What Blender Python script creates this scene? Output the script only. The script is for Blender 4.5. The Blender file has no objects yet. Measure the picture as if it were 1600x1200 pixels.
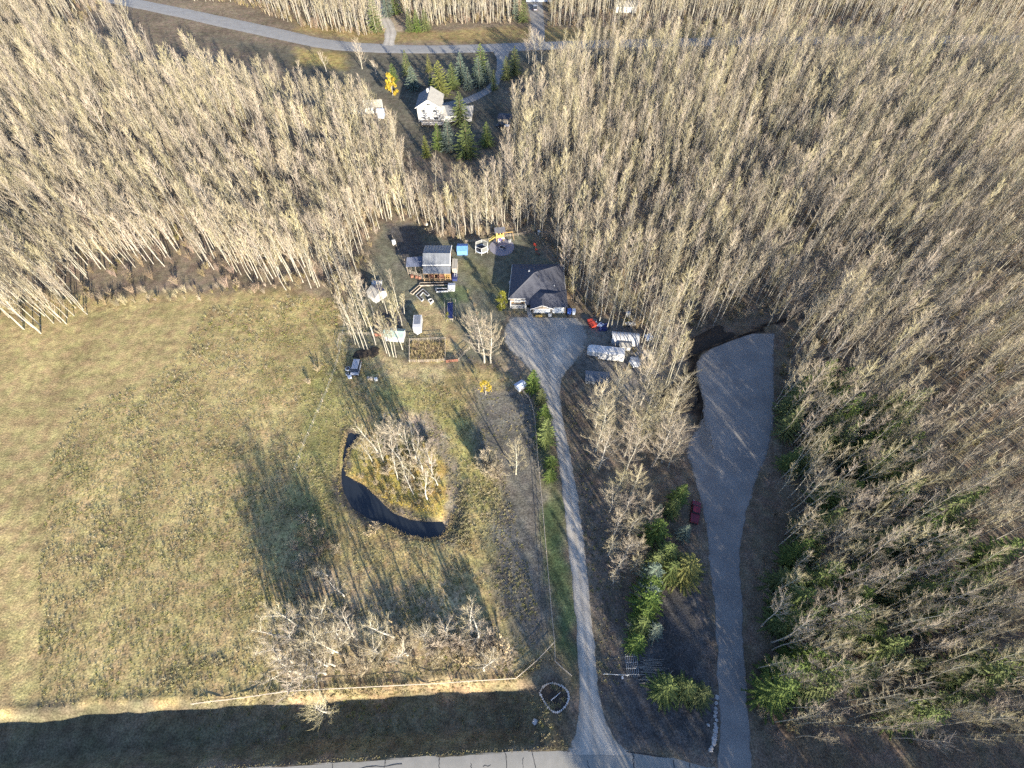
import bpy, math, random
import numpy as np
from mathutils import Vector, Matrix

R = math.radians
rnd = random.Random(7)
nr = np.random.default_rng(11)
scene = bpy.context.scene
COL = scene.collection

# ------------------------------------------------------------------ camera, sky, sun, exposure
FPX, TILT, CAMH = 826.0, R(54.5), 112.0          # focal length in photo pixels, tilt below the horizon, height in metres
cam_d = bpy.data.cameras.new('drone_camera')
cam = bpy.data.objects.new('drone_camera', cam_d); COL.objects.link(cam)
cam.location = (0, 0, CAMH); cam.rotation_euler = (R(90) - TILT, 0, 0)
cam_d.sensor_fit = 'HORIZONTAL'; cam_d.sensor_width = 36; cam_d.lens = FPX / 1600 * 36
cam_d.clip_start = 1; cam_d.clip_end = 5000
scene.camera = cam

SUN_AZ, SUN_EL = R(28), R(15.5)                    # azimuth right of "towards the camera"
sdir = Vector((math.sin(SUN_AZ) * math.cos(SUN_EL), -math.cos(SUN_AZ) * math.cos(SUN_EL), math.sin(SUN_EL)))
world = bpy.data.worlds.new('World'); scene.world = world; world.use_nodes = True
wn = world.node_tree.nodes; wn.clear()
sky = wn.new('ShaderNodeTexSky'); sky.sky_type = 'NISHITA'; sky.sun_disc = False
sky.sun_elevation = SUN_EL; sky.sun_rotation = math.atan2(sdir.x, sdir.y)
sky.air_density = 1.0; sky.dust_density = 0.2; sky.ozone_density = 3.5
bg = wn.new('ShaderNodeBackground'); bg.inputs['Strength'].default_value = 0.11
wo = wn.new('ShaderNodeOutputWorld')
tint = wn.new('ShaderNodeMix'); tint.data_type = 'RGBA'; tint.blend_type = 'MULTIPLY'; tint.inputs[0].default_value = 1; tint.inputs[7].default_value = (1.12, .97, .98, 1)   # the camera's cool-violet white balance
world.node_tree.links.new(sky.outputs[0], tint.inputs[6]); world.node_tree.links.new(tint.outputs[2], bg.inputs[0]); world.node_tree.links.new(bg.outputs[0], wo.inputs[0])
sun_d = bpy.data.lights.new('sun', 'SUN'); sun_d.energy = 5.0; sun_d.angle = R(0.9); sun_d.color = (1.0, 0.905, 0.735)
sun = bpy.data.objects.new('sun', sun_d); COL.objects.link(sun)
sun.rotation_euler = sdir.to_track_quat('Z', 'Y').to_euler(); sun.location = sdir * 300
vs = scene.view_settings
vs.view_transform = 'Standard'; vs.look = 'None'; vs.gamma = 1; vs.use_curve_mapping = False; vs.exposure = 1.8
scene.cycles.use_denoising = False
scene.cycles.use_adaptive_sampling = True; scene.cycles.adaptive_threshold = .02
scene.cycles.max_bounces = 3; scene.cycles.diffuse_bounces = 1; scene.cycles.glossy_bounces = 2
scene.cycles.transmission_bounces = 3; scene.cycles.transparent_max_bounces = 4
scene.cycles.sample_clamp_indirect = 4

# ------------------------------------------------------------------ photo pixel <-> ground point
ST, CT = math.sin(TILT), math.cos(TILT)
def P(x, y, z=0.0):
    u, v = x - 800.0, y - 600.0
    dy, dz = FPX * CT - v * ST, -FPX * ST - v * CT
    t = (CAMH - z) / -dz
    return Vector((u * t, dy * t, z))
def PX(X, Y, Z=0.0):                              # arrays: world -> photo pixel
    dz = Z - CAMH
    dep = Y * CT - dz * ST; up = Y * ST + dz * CT
    return 800 + FPX * X / dep, 600 - FPX * up / dep
def W(pts): return np.array([[P(*p[:2])[0], P(*p[:2])[1]] for p in pts])
def tall(base, tip_y):                            # height of an upright thing from its base pixel and its tip's row
    b = P(*base); lo, hi = 0.2, 40.0
    for _ in range(40):
        m = (lo + hi) / 2
        if PX(b.x, b.y, m)[1] > tip_y: lo = m
        else: hi = m
    return lo

def inside(px, py, poly):
    px = np.asarray(px, float); py = np.asarray(py, float)
    r = np.zeros(px.shape, bool); n = len(poly); j = n - 1
    for i in range(n):
        xi, yi = poly[i][0], poly[i][1]; xj, yj = poly[j][0], poly[j][1]
        c = ((yi > py) != (yj > py)) & (px < (xj - xi) * (py - yi) / ((yj - yi) or 1e-9) + xi)
        r ^= c; j = i
    return r
def segdist(px, py, pts, closed=False):
    d = np.full(np.shape(px), 1e9)
    n = len(pts)
    for i in range(n if closed else n - 1):
        ax, ay = pts[i][0], pts[i][1]; bx, by = pts[(i + 1) % n][0], pts[(i + 1) % n][1]
        ex, ey = bx - ax, by - ay; L = ex * ex + ey * ey + 1e-9
        t = np.clip(((px - ax) * ex + (py - ay) * ey) / L, 0, 1)
        d = np.minimum(d, np.hypot(px - ax - t * ex, py - ay - t * ey))
    return d
def sdist(px, py, poly):                          # positive inside
    d = segdist(px, py, poly, True)
    return np.where(inside(px, py, poly), d, -d)
def sm(a, b, x):
    t = np.clip((x - a) / (b - a), 0, 1); return t * t * (3 - 2 * t)
def vnoise(x, y, s, seed=0):                      # smooth value noise, 0..1
    x = np.asarray(x, float) / s + 1000; y = np.asarray(y, float) / s + 1000
    xi = np.floor(x).astype(np.int64); yi = np.floor(y).astype(np.int64)
    fx = x - xi; fy = y - yi; fx = fx * fx * (3 - 2 * fx); fy = fy * fy * (3 - 2 * fy)
    def h(a, b):
        n = (a * 374761393 + b * 668265263 + seed * 974634777) & 0x7fffffff
        n = ((n ^ (n >> 13)) * 1274126177) & 0x7fffffff
        return ((n ^ (n >> 16)) & 0xffff) / 65535.0
    return (h(xi, yi) * (1 - fx) + h(xi + 1, yi) * fx) * (1 - fy) + (h(xi, yi + 1) * (1 - fx) + h(xi + 1, yi + 1) * fx) * fy

# ------------------------------------------------------------------ outlines of the place (photo pixels)
POND = [(543,673),(537,700),(532,730),(534,764),(548,792),(575,810),(602,818),(632,833),(665,841),(690,836),(698,826),(691,814),(665,814),
        (640,810),(615,800),(600,786),(585,771),(570,757),(556,750),(540,742),(537,725),(542,702),(552,690),(562,679)]
MOAT_DRY = [(700,830),(712,800),(715,765),(707,735),(695,705),(672,678),(640,662),(600,662)]
ISLAND = [(545,740),(542,715),(556,692),(580,672),(620,668),(665,690),(690,720),(705,760),(700,800),(665,808),(620,796),(590,768),(560,750)]
LOT_L = [(1118,1206),(1123,1130),(1122,1050),(1118,980),(1112,900),(1106,850),(1097,790),(1080,740),(1070,700),(1086,672),(1096,652),(1092,620),(1079,586),(1093,560),(1115,549),(1140,540),(1170,530)]
LOT_R = [(1172,1216),(1168,1130),(1165,1050),(1162,980),(1158,900),(1156,850),(1170,790),(1185,740),(1200,700),(1205,672),(1205,652),(1205,620),(1205,586),(1205,560),(1205,549),(1205,540),(1205,530)]
DRV_L = [(880,1179),(893,1160),(900,1138),(905,1110),(904,1070),(902,1000),(897,950),(893,900),(887,850),(882,800),(876,750),(869,700),(861,660),(851,622),(842,600),(828,578),(806,558),(788,540),(784,515),(796,496)]
DRV_R = [(992,1181),(962,1158),(950,1138),(941,1112),(935,1080),(929,1000),(923,950),(919,900),(913,850),(907,800),(899,750),(891,710),(884,676),(878,640),(875,605),(884,582),(902,564),(918,546),(922,518),(903,497)]
ROAD_T = [(-500,1262),(-100,1238),(200,1212),(462,1195),(620,1185),(740,1178),(870,1171),(960,1173),(1020,1179),(1065,1187),(1105,1197),(1150,1206),(1300,1230),(1500,1258),(2100,1330)]
REAR_T = [(60,-30),(250,5),(380,32),(462,50),(500,60),(560,67),(650,71),(720,70),(800,67),(880,64),(950,62),(1040,60),(1137,58),(1350,56),(1750,54)]
REAR_B = [(20,-24),(230,16),(370,48),(462,68),(500,76),(560,82),(650,84),(720,83),(800,80),(880,77),(950,75),(1040,73),(1137,71),(1350,69),(1750,67)]
PADPOLY = [(1096,654),(1092,620),(1079,586),(1093,560),(1115,549),(1140,540),(1230,505),(1300,505),(1300,760),(1130,760)]

wPOND, wMOAT, wPAD = W(POND), W(MOAT_DRY), W(PADPOLY)
wROAD_T = W(ROAD_T); wFENCE_S = W([(300,1095),(462,1078),(545,1076),(800,1060)])
wDRV = np.vstack([W([(876,1215)]), W(DRV_L), W(DRV_R)[::-1], W([(1000,1215)])])
wLOT = np.vstack([W([(1120,1225)]), W(LOT_L), W(LOT_R)[::-1], W([(1168,1230)])])
wREAR = np.vstack([W(REAR_T), W(REAR_B)[::-1]])

def H(x, y):
    x = np.asarray(x, float); y = np.asarray(y, float)
    z = 0.35 * (vnoise(x, y, 38, 1) - .5) + 0.16 * (vnoise(x, y, 9, 2) - .5)
    # roads are graded flat
    dr = sdist(x, y, wDRV); dl = sdist(x, y, wLOT); db = sdist(x, y, wREAR)
    flat = np.maximum(sm(-3, 0.5, dr), np.maximum(sm(-2, 1, dl), sm(-6, 0, db)))
    z = z * (1 - flat * .9)
    z = z + (1 - flat) * (0.10 * (vnoise(x, y, 1.9, 3) - .5))
    # front road on its embankment, ditch, back slope
    yt = np.interp(x, wROAD_T[:, 0], wROAD_T[:, 1]); d = y - yt
    d = d + (1.3 * (vnoise(x, y, 7, 91) - .5) + .6 * (vnoise(x, y, 2.2, 92) - .5)) * sm(3.2, 6, d)
    ditch = np.interp(d, [-14, -11, -8.2, 0.3, 3.4, 9.3, 10.9, 12.2], [0, -1.2, 1.0, 1.0, -2.1, -2.1, .2, 0])
    w = (1 - np.maximum(sm(-4, .5, dr), sm(-4, .5, dl))) * (1 - sm(0, 8, x))      # the drives cross on fill; no ditch right of them
    fill = np.interp(d, [-14, -11, -8.2, .3, 12.2], [0, -1.2, 1.0, 1.0, 0])
    z = np.where(d < 12.2, z * np.clip(d / 12.2, 0, 1), z)
    z = z + np.where(d < 12.2, ditch * w + fill * (1 - w), 0)
    # pond and the dry end of the moat
    dp = sdist(x, y, wPOND)
    z = z - 1.0 * sm(-.9, 1.0, dp)
    dm = segdist(x, y, wMOAT)
    z = z - 0.6 * sm(3.2, 0.8, dm) * (1 - sm(-1.3, 1.2, dp))
    # raised gravel pad
    pd = sdist(x, y, wPAD)
    z = z + 2.3 * sm(-2.2, .1, pd) * sm(48, 70, y)
    return z
def h1(x, y): return float(H(np.array([x]), np.array([y]))[0])
def G(x, y, dz=0.0):
    p = P(x, y); p.z = h1(p.x, p.y) + dz; return p

# ------------------------------------------------------------------ mesh helpers
class MB:
    def __init__(s): s.v = []; s.f = []
    def box(s, c, d, rz=0.0, tx=None):
        n = len(s.v); cs, sn = math.cos(rz), math.sin(rz)
        for dz in (-.5, .5):
            for dx, dy in ((-.5, -.5), (.5, -.5), (.5, .5), (-.5, .5)):
                a, b = dx * d[0], dy * d[1]
                s.v.append((c[0] + a * cs - b * sn, c[1] + a * sn + b * cs, c[2] + dz * d[2]))
        s.f += [(n, n+3, n+2, n+1), (n+4, n+5, n+6, n+7), (n, n+1, n+5, n+4), (n+1, n+2, n+6, n+5), (n+2, n+3, n+7, n+6), (n+3, n, n+4, n+7)]
        return s
    def tube(s, pts, rads, k=5, cap=True):
        n0 = len(s.v); m = len(pts)
        for i, p in enumerate(pts):
            p = Vector(p)
            t = (Vector(pts[min(i+1, m-1)]) - Vector(pts[max(i-1, 0)]))
            if t.length < 1e-6: t = Vector((0, 0, 1))
            t.normalize()
            a = t.orthogonal().normalized() if abs(t.z) > .95 else t.cross(Vector((0, 0, 1))).normalized()
            b = t.cross(a)
            for j in range(k):
                an = 2 * math.pi * j / k
                q = p + (a * math.cos(an) + b * math.sin(an)) * rads[i]
                s.v.append(tuple(q))
        for i in range(m - 1):
            for j in range(k):
                j2 = (j + 1) % k
                s.f.append((n0 + i*k + j, n0 + i*k + j2, n0 + (i+1)*k + j2, n0 + (i+1)*k + j))
        if cap:
            s.f.append(tuple(n0 + j for j in range(k))[::-1]); s.f.append(tuple(n0 + (m-1)*k + j for j in range(k)))
        return s
    def bar(s, a, b, r, k=4): return s.tube([a, b], [r, r], k)
    def prism(s, poly, z0, z1):
        n = len(s.v); m = len(poly)
        s.v += [(p[0], p[1], z0) for p in poly] + [(p[0], p[1], z1) for p in poly]
        s.f.append(tuple(range(n, n+m))[::-1]); s.f.append(tuple(range(n+m, n+2*m)))
        for i in range(m): j = (i+1) % m; s.f.append((n+i, n+j, n+m+j, n+m+i))
        return s
    def slab(s, pts, t):                          # thick flat polygon, pts = top face
        pts = [Vector(p) for p in pts]; nn = (pts[1]-pts[0]).cross(pts[2]-pts[0]).normalized()
        if nn.z < 0: pts = pts[::-1]; nn = -nn
        n = len(s.v); m = len(pts)
        s.v += [tuple(p) for p in pts] + [tuple(p - nn * t) for p in pts]
        s.f.append(tuple(range(n, n+m))); s.f.append(tuple(range(n+m, n+2*m))[::-1])
        for i in range(m): j = (i+1) % m; s.f.append((n+j, n+i, n+m+i, n+m+j))
        return s
    def mesh(s, name, mat):
        me = bpy.data.meshes.new(name); me.from_pydata(s.v, [], s.f); me.update()
        if mat: me.materials.append(mat)
        return me
    def build(s, name, mat, parent=None, loc=None, smooth=False):
        me = s.mesh(name, mat)
        if smooth: me.polygons.foreach_set('use_smooth', [True] * len(me.polygons))
        return link(name, me, parent, loc)
def link(name, me, parent=None, loc=None):
    o = bpy.data.objects.new(name, me); COL.objects.link(o)
    if parent is not None: o.parent = parent
    if loc is not None: o.location = loc
    return o
def tag(o, label, cat, group=None):
    o['label'] = label; o['category'] = cat
    if group: o['group'] = group
    return o
def thing(name, label, cat, loc=(0,0,0), rz=0.0, group=None):
    o = bpy.data.objects.new(name, None); COL.objects.link(o); o.empty_display_size = .5
    o.location = loc; o.rotation_euler = (0, 0, rz)
    return tag(o, label, cat, group)
def struct(o): o['kind'] = 'structure'; return o
def copy_thing(root, loc, rz, label, sc=1.0):
    r = root.copy(); COL.objects.link(r); r.location = loc; r.rotation_euler = (0, 0, rz); r.scale = (sc, sc, sc); r['label'] = label
    for ch in root.children:
        c = ch.copy(); COL.objects.link(c); c.parent = r
        for g in ch.children:
            d = g.copy(); COL.objects.link(d); d.parent = c
    return r

# ------------------------------------------------------------------ materials
def mat(name, c1, c2=None, rough=.85, scale=3.0, bump=0.0, bscale=None, spec=.3, metal=0.0, rand=0.0, coord='Object', detail=4.0, stretch=None, trans=0.0):
    m = bpy.data.materials.new(name); m.use_nodes = True
    nt = m.node_tree; b = nt.nodes['Principled BSDF']
    b.inputs['Roughness'].default_value = rough; b.inputs['Specular IOR Level'].default_value = spec; b.inputs['Metallic'].default_value = metal
    c2 = c2 or tuple(v * .72 for v in c1)
    tc = nt.nodes.new('ShaderNodeTexCoord'); src = tc.outputs[coord]
    if stretch:
        mp = nt.nodes.new('ShaderNodeMapping'); mp.inputs['Scale'].default_value = stretch
        nt.links.new(src, mp.inputs[0]); src = mp.outputs[0]
    nz = nt.nodes.new('ShaderNodeTexNoise'); nz.inputs['Scale'].default_value = scale; nz.inputs['Detail'].default_value = detail
    nz.inputs['Roughness'].default_value = .65
    nt.links.new(src, nz.inputs['Vector'])
    rp = nt.nodes.new('ShaderNodeValToRGB'); rp.color_ramp.elements[0].position = .32; rp.color_ramp.elements[1].position = .68
    rp.color_ramp.elements[0].color = (*c2, 1); rp.color_ramp.elements[1].color = (*c1, 1)
    nt.links.new(nz.outputs['Fac'], rp.inputs[0]); out = rp.outputs[0]
    if rand:
        oi = nt.nodes.new('ShaderNodeObjectInfo'); hs = nt.nodes.new('ShaderNodeHueSaturation')
        mr = nt.nodes.new('ShaderNodeMapRange'); mr.inputs['To Min'].default_value = 1 - rand; mr.inputs['To Max'].default_value = 1 + rand
        nt.links.new(oi.outputs['Random'], mr.inputs['Value']); nt.links.new(mr.outputs[0], hs.inputs['Value'])
        ml = nt.nodes.new('ShaderNodeMath'); ml.operation = 'MULTIPLY'; ml.inputs[1].default_value = 7.31
        fr = nt.nodes.new('ShaderNodeMath'); fr.operation = 'FRACT'
        m2 = nt.nodes.new('ShaderNodeMapRange'); m2.inputs['To Min'].default_value = .5 - rand * .11; m2.inputs['To Max'].default_value = .5 + rand * .07
        m3 = nt.nodes.new('ShaderNodeMapRange'); m3.inputs['To Min'].default_value = 1 - rand * .9; m3.inputs['To Max'].default_value = 1 + rand * .5
        nt.links.new(oi.outputs['Random'], ml.inputs[0]); nt.links.new(ml.outputs[0], fr.inputs[0])
        nt.links.new(fr.outputs[0], m2.inputs['Value']); nt.links.new(m2.outputs[0], hs.inputs['Hue'])
        nt.links.new(fr.outputs[0], m3.inputs['Value']); nt.links.new(m3.outputs[0], hs.inputs['Saturation'])
        nt.links.new(out, hs.inputs['Color']); out = hs.outputs[0]
    nt.links.new(out, b.inputs['Base Color'])
    if bump:
        bn = nt.nodes.new('ShaderNodeTexNoise'); bn.inputs['Scale'].default_value = bscale or scale * 3; bn.inputs['Detail'].default_value = 3
        nt.links.new(src, bn.inputs['Vector'])
        bp = nt.nodes.new('ShaderNodeBump'); bp.inputs['Strength'].default_value = .8; bp.inputs['Distance'].default_value = bump
        nt.links.new(bn.outputs['Fac'], bp.inputs['Height']); nt.links.new(bp.outputs[0], b.inputs['Normal'])
    if trans:
        b.inputs['Transmission Weight'].default_value = trans
    return m

M = {}
M['bark'] = mat('pale_bark', (.42,.395,.32), (.20,.18,.145), scale=1.4, rand=.18)
M['twig'] = mat('bare_twigs', (.375,.32,.21), (.285,.24,.155), scale=.5, rand=.26)
M['pale_twig'] = mat('pale_twigs', (.40,.34,.235), (.31,.26,.18), scale=.6, rand=.2)
M['birch_bark'] = mat('white_birch_bark', (.50,.47,.395), (.34,.31,.25), scale=1.4, rand=.12)
M['door_white'] = mat('white_door_paint', (.80,.79,.76), (.74,.73,.70), rough=.5, scale=1.5)
M['brown_twig'] = mat('brown_twigs', (.30,.22,.14), (.22,.165,.11), scale=.6, rand=.25)
M['spruce_bark'] = mat('spruce_bark', (.12,.09,.065), scale=4)
M['needle'] = mat('green_needles', (.135,.17,.042), (.05,.078,.022), scale=1.6, rand=.18)
M['needle_blue'] = mat('blue_green_needles', (.15,.185,.135), (.065,.095,.075), scale=1.6, rand=.15)
M['needle_gold'] = mat('golden_needles', (.19,.19,.045), (.08,.095,.025), scale=1.6, rand=.12)
M['leaf_gold'] = mat('golden_leaves', (.50,.36,.035), (.33,.24,.03), scale=1.2)
M['leaf_lime'] = mat('yellow_green_leaves', (.25,.23,.03), (.14,.15,.02), scale=1.2)
M['leaf_tan'] = mat('tan_leaves', (.42,.33,.18), (.31,.24,.13), scale=1.0, rand=.12)
M['leaf_brush'] = mat('dull_brush', (.24,.20,.09), (.15,.14,.06), scale=.9, rand=.2)
M['grass_dry'] = mat('dry_grass_blades', (.38,.33,.18), (.27,.24,.12), scale=.8, rand=.22)
M['grass_green'] = mat('green_grass_blades', (.27,.245,.095), (.19,.18,.07), scale=.8, rand=.2)
M['reed'] = mat('dry_reeds', (.46,.37,.19), (.32,.25,.12), scale=1.5, rand=.15)
M['asphalt'] = mat('old_asphalt', (.27,.255,.225), (.22,.21,.185), scale=.5, bump=.008, bscale=12, detail=8)
M['rear_asphalt'] = mat('rear_asphalt', (.24,.235,.225), (.19,.185,.18), scale=.3, bump=.01, bscale=8, detail=8)
M['tar'] = mat('crack_tar', (.03,.03,.03), rough=.6)
M['concrete'] = mat('concrete', (.36,.35,.33), (.28,.27,.26), scale=1.2, bump=.01)
M['shingle'] = mat('dark_shingles', (.075,.078,.095), (.048,.05,.064), scale=.9, bump=.02, bscale=5, detail=8, stretch=(1,1,3))
M['shingle_light'] = mat('pale_shingles', (.34,.32,.28), (.25,.235,.21), scale=.9, bump=.02, bscale=5)
M['shingle_blue'] = mat('slate_shingles', (.17,.175,.185), (.12,.125,.135), scale=.9, bump=.02, bscale=5)
M['white'] = mat('white_paint', (.66,.65,.62), (.58,.57,.54), rough=.55, scale=1.5)
M['siding'] = mat('pale_siding', (.47,.46,.435), (.40,.39,.37), rough=.6, scale=1.0, bump=.015, bscale=3, stretch=(.2,.2,8))
M['tan_wall'] = mat('tan_siding', (.33,.26,.19), (.24,.19,.14), scale=1.5, bump=.015, bscale=3, stretch=(.2,.2,8))
M['stone'] = mat('stone_veneer', (.36,.30,.25), (.22,.19,.16), scale=4, bump=.04, bscale=5)
M['glass'] = mat('dark_window_glass', (.025,.03,.04), rough=.08, spec=.6)
M['wood'] = mat('warm_timber', (.40,.27,.155), (.28,.185,.105), scale=2.5, bump=.01)
M['cedar'] = mat('orange_cedar', (.56,.34,.11), (.42,.25,.08), scale=2.5, bump=.01)
M['wood_grey'] = mat('weathered_timber', (.42,.36,.29), (.28,.24,.195), scale=2.5, bump=.01)
M['wood_brown'] = mat('brown_deck', (.27,.15,.075), (.18,.10,.05), scale=2.5, bump=.01)
M['wood_red'] = mat('red_brown_panel', (.25,.115,.08), (.17,.08,.055), scale=2.5, bump=.01)
M['metal_roof'] = mat('grey_sheet_metal', (.16,.17,.187), (.12,.13,.145), rough=.5, spec=.4, scale=.7, bump=.01)
M['metal_blue'] = mat('blue_grey_sheet_metal', (.15,.165,.22), (.11,.125,.17), rough=.5, scale=.7)
M['galv'] = mat('galvanised_metal', (.50,.51,.52), (.40,.41,.42), rough=.45, metal=.3, scale=2)
M['rv_white'] = mat('white_fibreglass', (.54,.535,.525), (.46,.455,.45), rough=.35, spec=.5, scale=.8)
M['tarp_white'] = mat('white_tarpaulin', (.52,.52,.515), (.42,.42,.415), rough=.6, scale=.8, bump=.03, bscale=1.5)
M['tarp_blue'] = mat('bright_blue_tarp', (.14,.30,.58), (.09,.20,.45), rough=.5, scale=1.2, bump=.03, bscale=2)
M['tarp_navy'] = mat('navy_tarp', (.03,.04,.13), (.02,.028,.09), rough=.5, scale=1.2, bump=.04, bscale=2)
M['blue'] = mat('blue_plastic', (.06,.13,.45), rough=.4, scale=2)
M['pale_blue'] = mat('pale_blue_plastic', (.42,.48,.60), rough=.45, scale=2)
M['red'] = mat('red_plastic', (.55,.075,.045), (.42,.05,.03), rough=.45, scale=2)
M['maroon'] = mat('maroon_car_paint', (.16,.012,.025), (.14,.01,.02), rough=.25, spec=.6, scale=2)
M['grey_paint'] = mat('grey_car_paint', (.30,.32,.36), (.25,.27,.31), rough=.35, spec=.5, scale=2)
M['black'] = mat('black_rubber', (.02,.02,.02), rough=.7)
M['dark'] = mat('dark_grey_plastic', (.05,.05,.055), rough=.6)
M['net'] = mat('dark_mesh', (.06,.065,.075), rough=.8)
M['mat_panel'] = mat('grey_net_panel', (.16,.165,.16), (.11,.115,.11), rough=.8)
M['yellow'] = mat('tan_yellow_plastic', (.55,.36,.10), rough=.5)
M['slide'] = mat('yellow_slide', (.52,.42,.10), rough=.35)
M['purple'] = mat('purple_cloth', (.10,.06,.22), rough=.8)
M['green_poly'] = mat('pale_green_polycarbonate', (.27,.35,.31), (.20,.27,.24), rough=.3, scale=1)
M['soil'] = mat('dark_soil', (.05,.038,.028), (.03,.024,.018), scale=2, bump=.08, bscale=3)
M['mulch'] = mat('grey_fire_pit_gravel', (.24,.23,.26), (.18,.17,.20), scale=2, bump=.03, bscale=6)
M['rock'] = mat('grey_boulder', (.45,.43,.41), (.32,.31,.30), scale=3, bump=.05, bscale=6)
M['pole'] = mat('peeled_poles', (.30,.27,.23), (.22,.20,.17), scale=2)
M['solar'] = mat('grey_roof_panel', (.19,.20,.23), rough=.3, spec=.5)

def water_mat():
    m = mat('still_dark_water', (.02,.025,.032), (.014,.018,.024), rough=.06, spec=.5, scale=.2)
    nt = m.node_tree; b = nt.nodes['Principled BSDF']
    nz = nt.nodes.new('ShaderNodeTexNoise'); nz.inputs['Scale'].default_value = 1.4
    bp = nt.nodes.new('ShaderNodeBump'); bp.inputs['Distance'].default_value = .012; bp.inputs['Strength'].default_value = .5
    nt.links.new(nz.outputs['Fac'], bp.inputs['Height']); nt.links.new(bp.outputs[0], b.inputs['Normal'])
    return m
M['water'] = water_mat()

def worn_gravel(name, c1, c2, verge, tracks, edge):
    """gravel with wheel tracks along it and ragged edges where the verge creeps in; 'across' runs 0..1 from side to side"""
    m = bpy.data.materials.new(name); m.use_nodes = True; nt = m.node_tree; b = nt.nodes['Principled BSDF']
    b.inputs['Roughness'].default_value = .92; b.inputs['Specular IOR Level'].default_value = .15; N = nt.nodes.new; L = nt.links.new
    gm = N('ShaderNodeNewGeometry'); at = N('ShaderNodeAttribute'); at.attribute_name = 'across'
    def noise(sc, det):
        q = N('ShaderNodeTexNoise'); q.inputs['Scale'].default_value = sc; q.inputs['Detail'].default_value = det; L(gm.outputs['Position'], q.inputs['Vector']); return q.outputs['Fac']
    def ramp(src, pts):
        q = N('ShaderNodeValToRGB'); e = q.color_ramp.elements
        while len(e) > 1: e.remove(e[-1])
        e[0].position, e[0].color = pts[0][0], (*pts[0][1], 1)
        for p, c in pts[1:]: w = e.new(p); w.color = (*c, 1)
        L(src, q.inputs[0]); return q.outputs[0]
    def mix(f, a, c, mode='MIX'):
        q = N('ShaderNodeMix'); q.data_type = 'RGBA'; q.blend_type = mode; q.clamp_factor = True
        if hasattr(f, 'node'): L(f, q.inputs[0])
        else: q.inputs[0].default_value = f
        for i, v in ((6, a), (7, c)):
            if hasattr(v, 'node'): L(v, q.inputs[i])
            else: q.inputs[i].default_value = (*v, 1)
        return q.outputs[2]
    base = ramp(noise(.22, 7), [(.3, c2), (.7, c1)])
    fine = ramp(noise(5.0, 4), [(.25, (.8,.8,.8)), (.5, (1,1,1)), (.75, (1.16,1.15,1.13))]); base = mix(1.0, base, fine, 'MULTIPLY')
    if tracks:
        g = lambda v: (v, v, v)
        tr = ramp(at.outputs['Fac'], [(0, g(.7)), (.15, g(.85)), (.27, g(1.22)), (.37, g(1.18)), (.5, g(.72)), (.63, g(1.18)), (.73, g(1.22)), (.85, g(.85)), (1, g(.7))])
        base = mix(.55, base, tr, 'MULTIPLY')
    # verge
    ad = N('ShaderNodeMath'); ad.operation = 'SUBTRACT'; L(at.outputs['Fac'], ad.inputs[0]); ad.inputs[1].default_value = .5
    ab = N('ShaderNodeMath'); ab.operation = 'ABSOLUTE'; L(ad.outputs[0], ab.inputs[0])
    nn = N('ShaderNodeMath'); nn.operation = 'MULTIPLY_ADD'; L(noise(1.1, 6), nn.inputs[0]); nn.inputs[1].default_value = edge * 2.2; L(ab.outputs[0], nn.inputs[2])
    mr = N('ShaderNodeMapRange'); mr.inputs['From Min'].default_value = .5 + edge * .55; mr.inputs['From Max'].default_value = .5 + edge * 1.1; L(nn.outputs[0], mr.inputs['Value'])
    base = mix(mr.outputs[0], base, verge)
    L(base, b.inputs['Base Color'])
    bp = N('ShaderNodeBump'); bp.inputs['Distance'].default_value = .04; bp.inputs['Strength'].default_value = .6; L(noise(5, 3), bp.inputs['Height']); L(bp.outputs[0], b.inputs['Normal'])
    return m
M['gravel'] = worn_gravel('worn_gravel', (.40,.365,.31), (.29,.265,.23), (.13,.115,.085), True, .10)
M['lot_gravel'] = worn_gravel('grey_gravel', (.25,.235,.215), (.175,.167,.158), (.12,.105,.085), False, .06)
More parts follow.
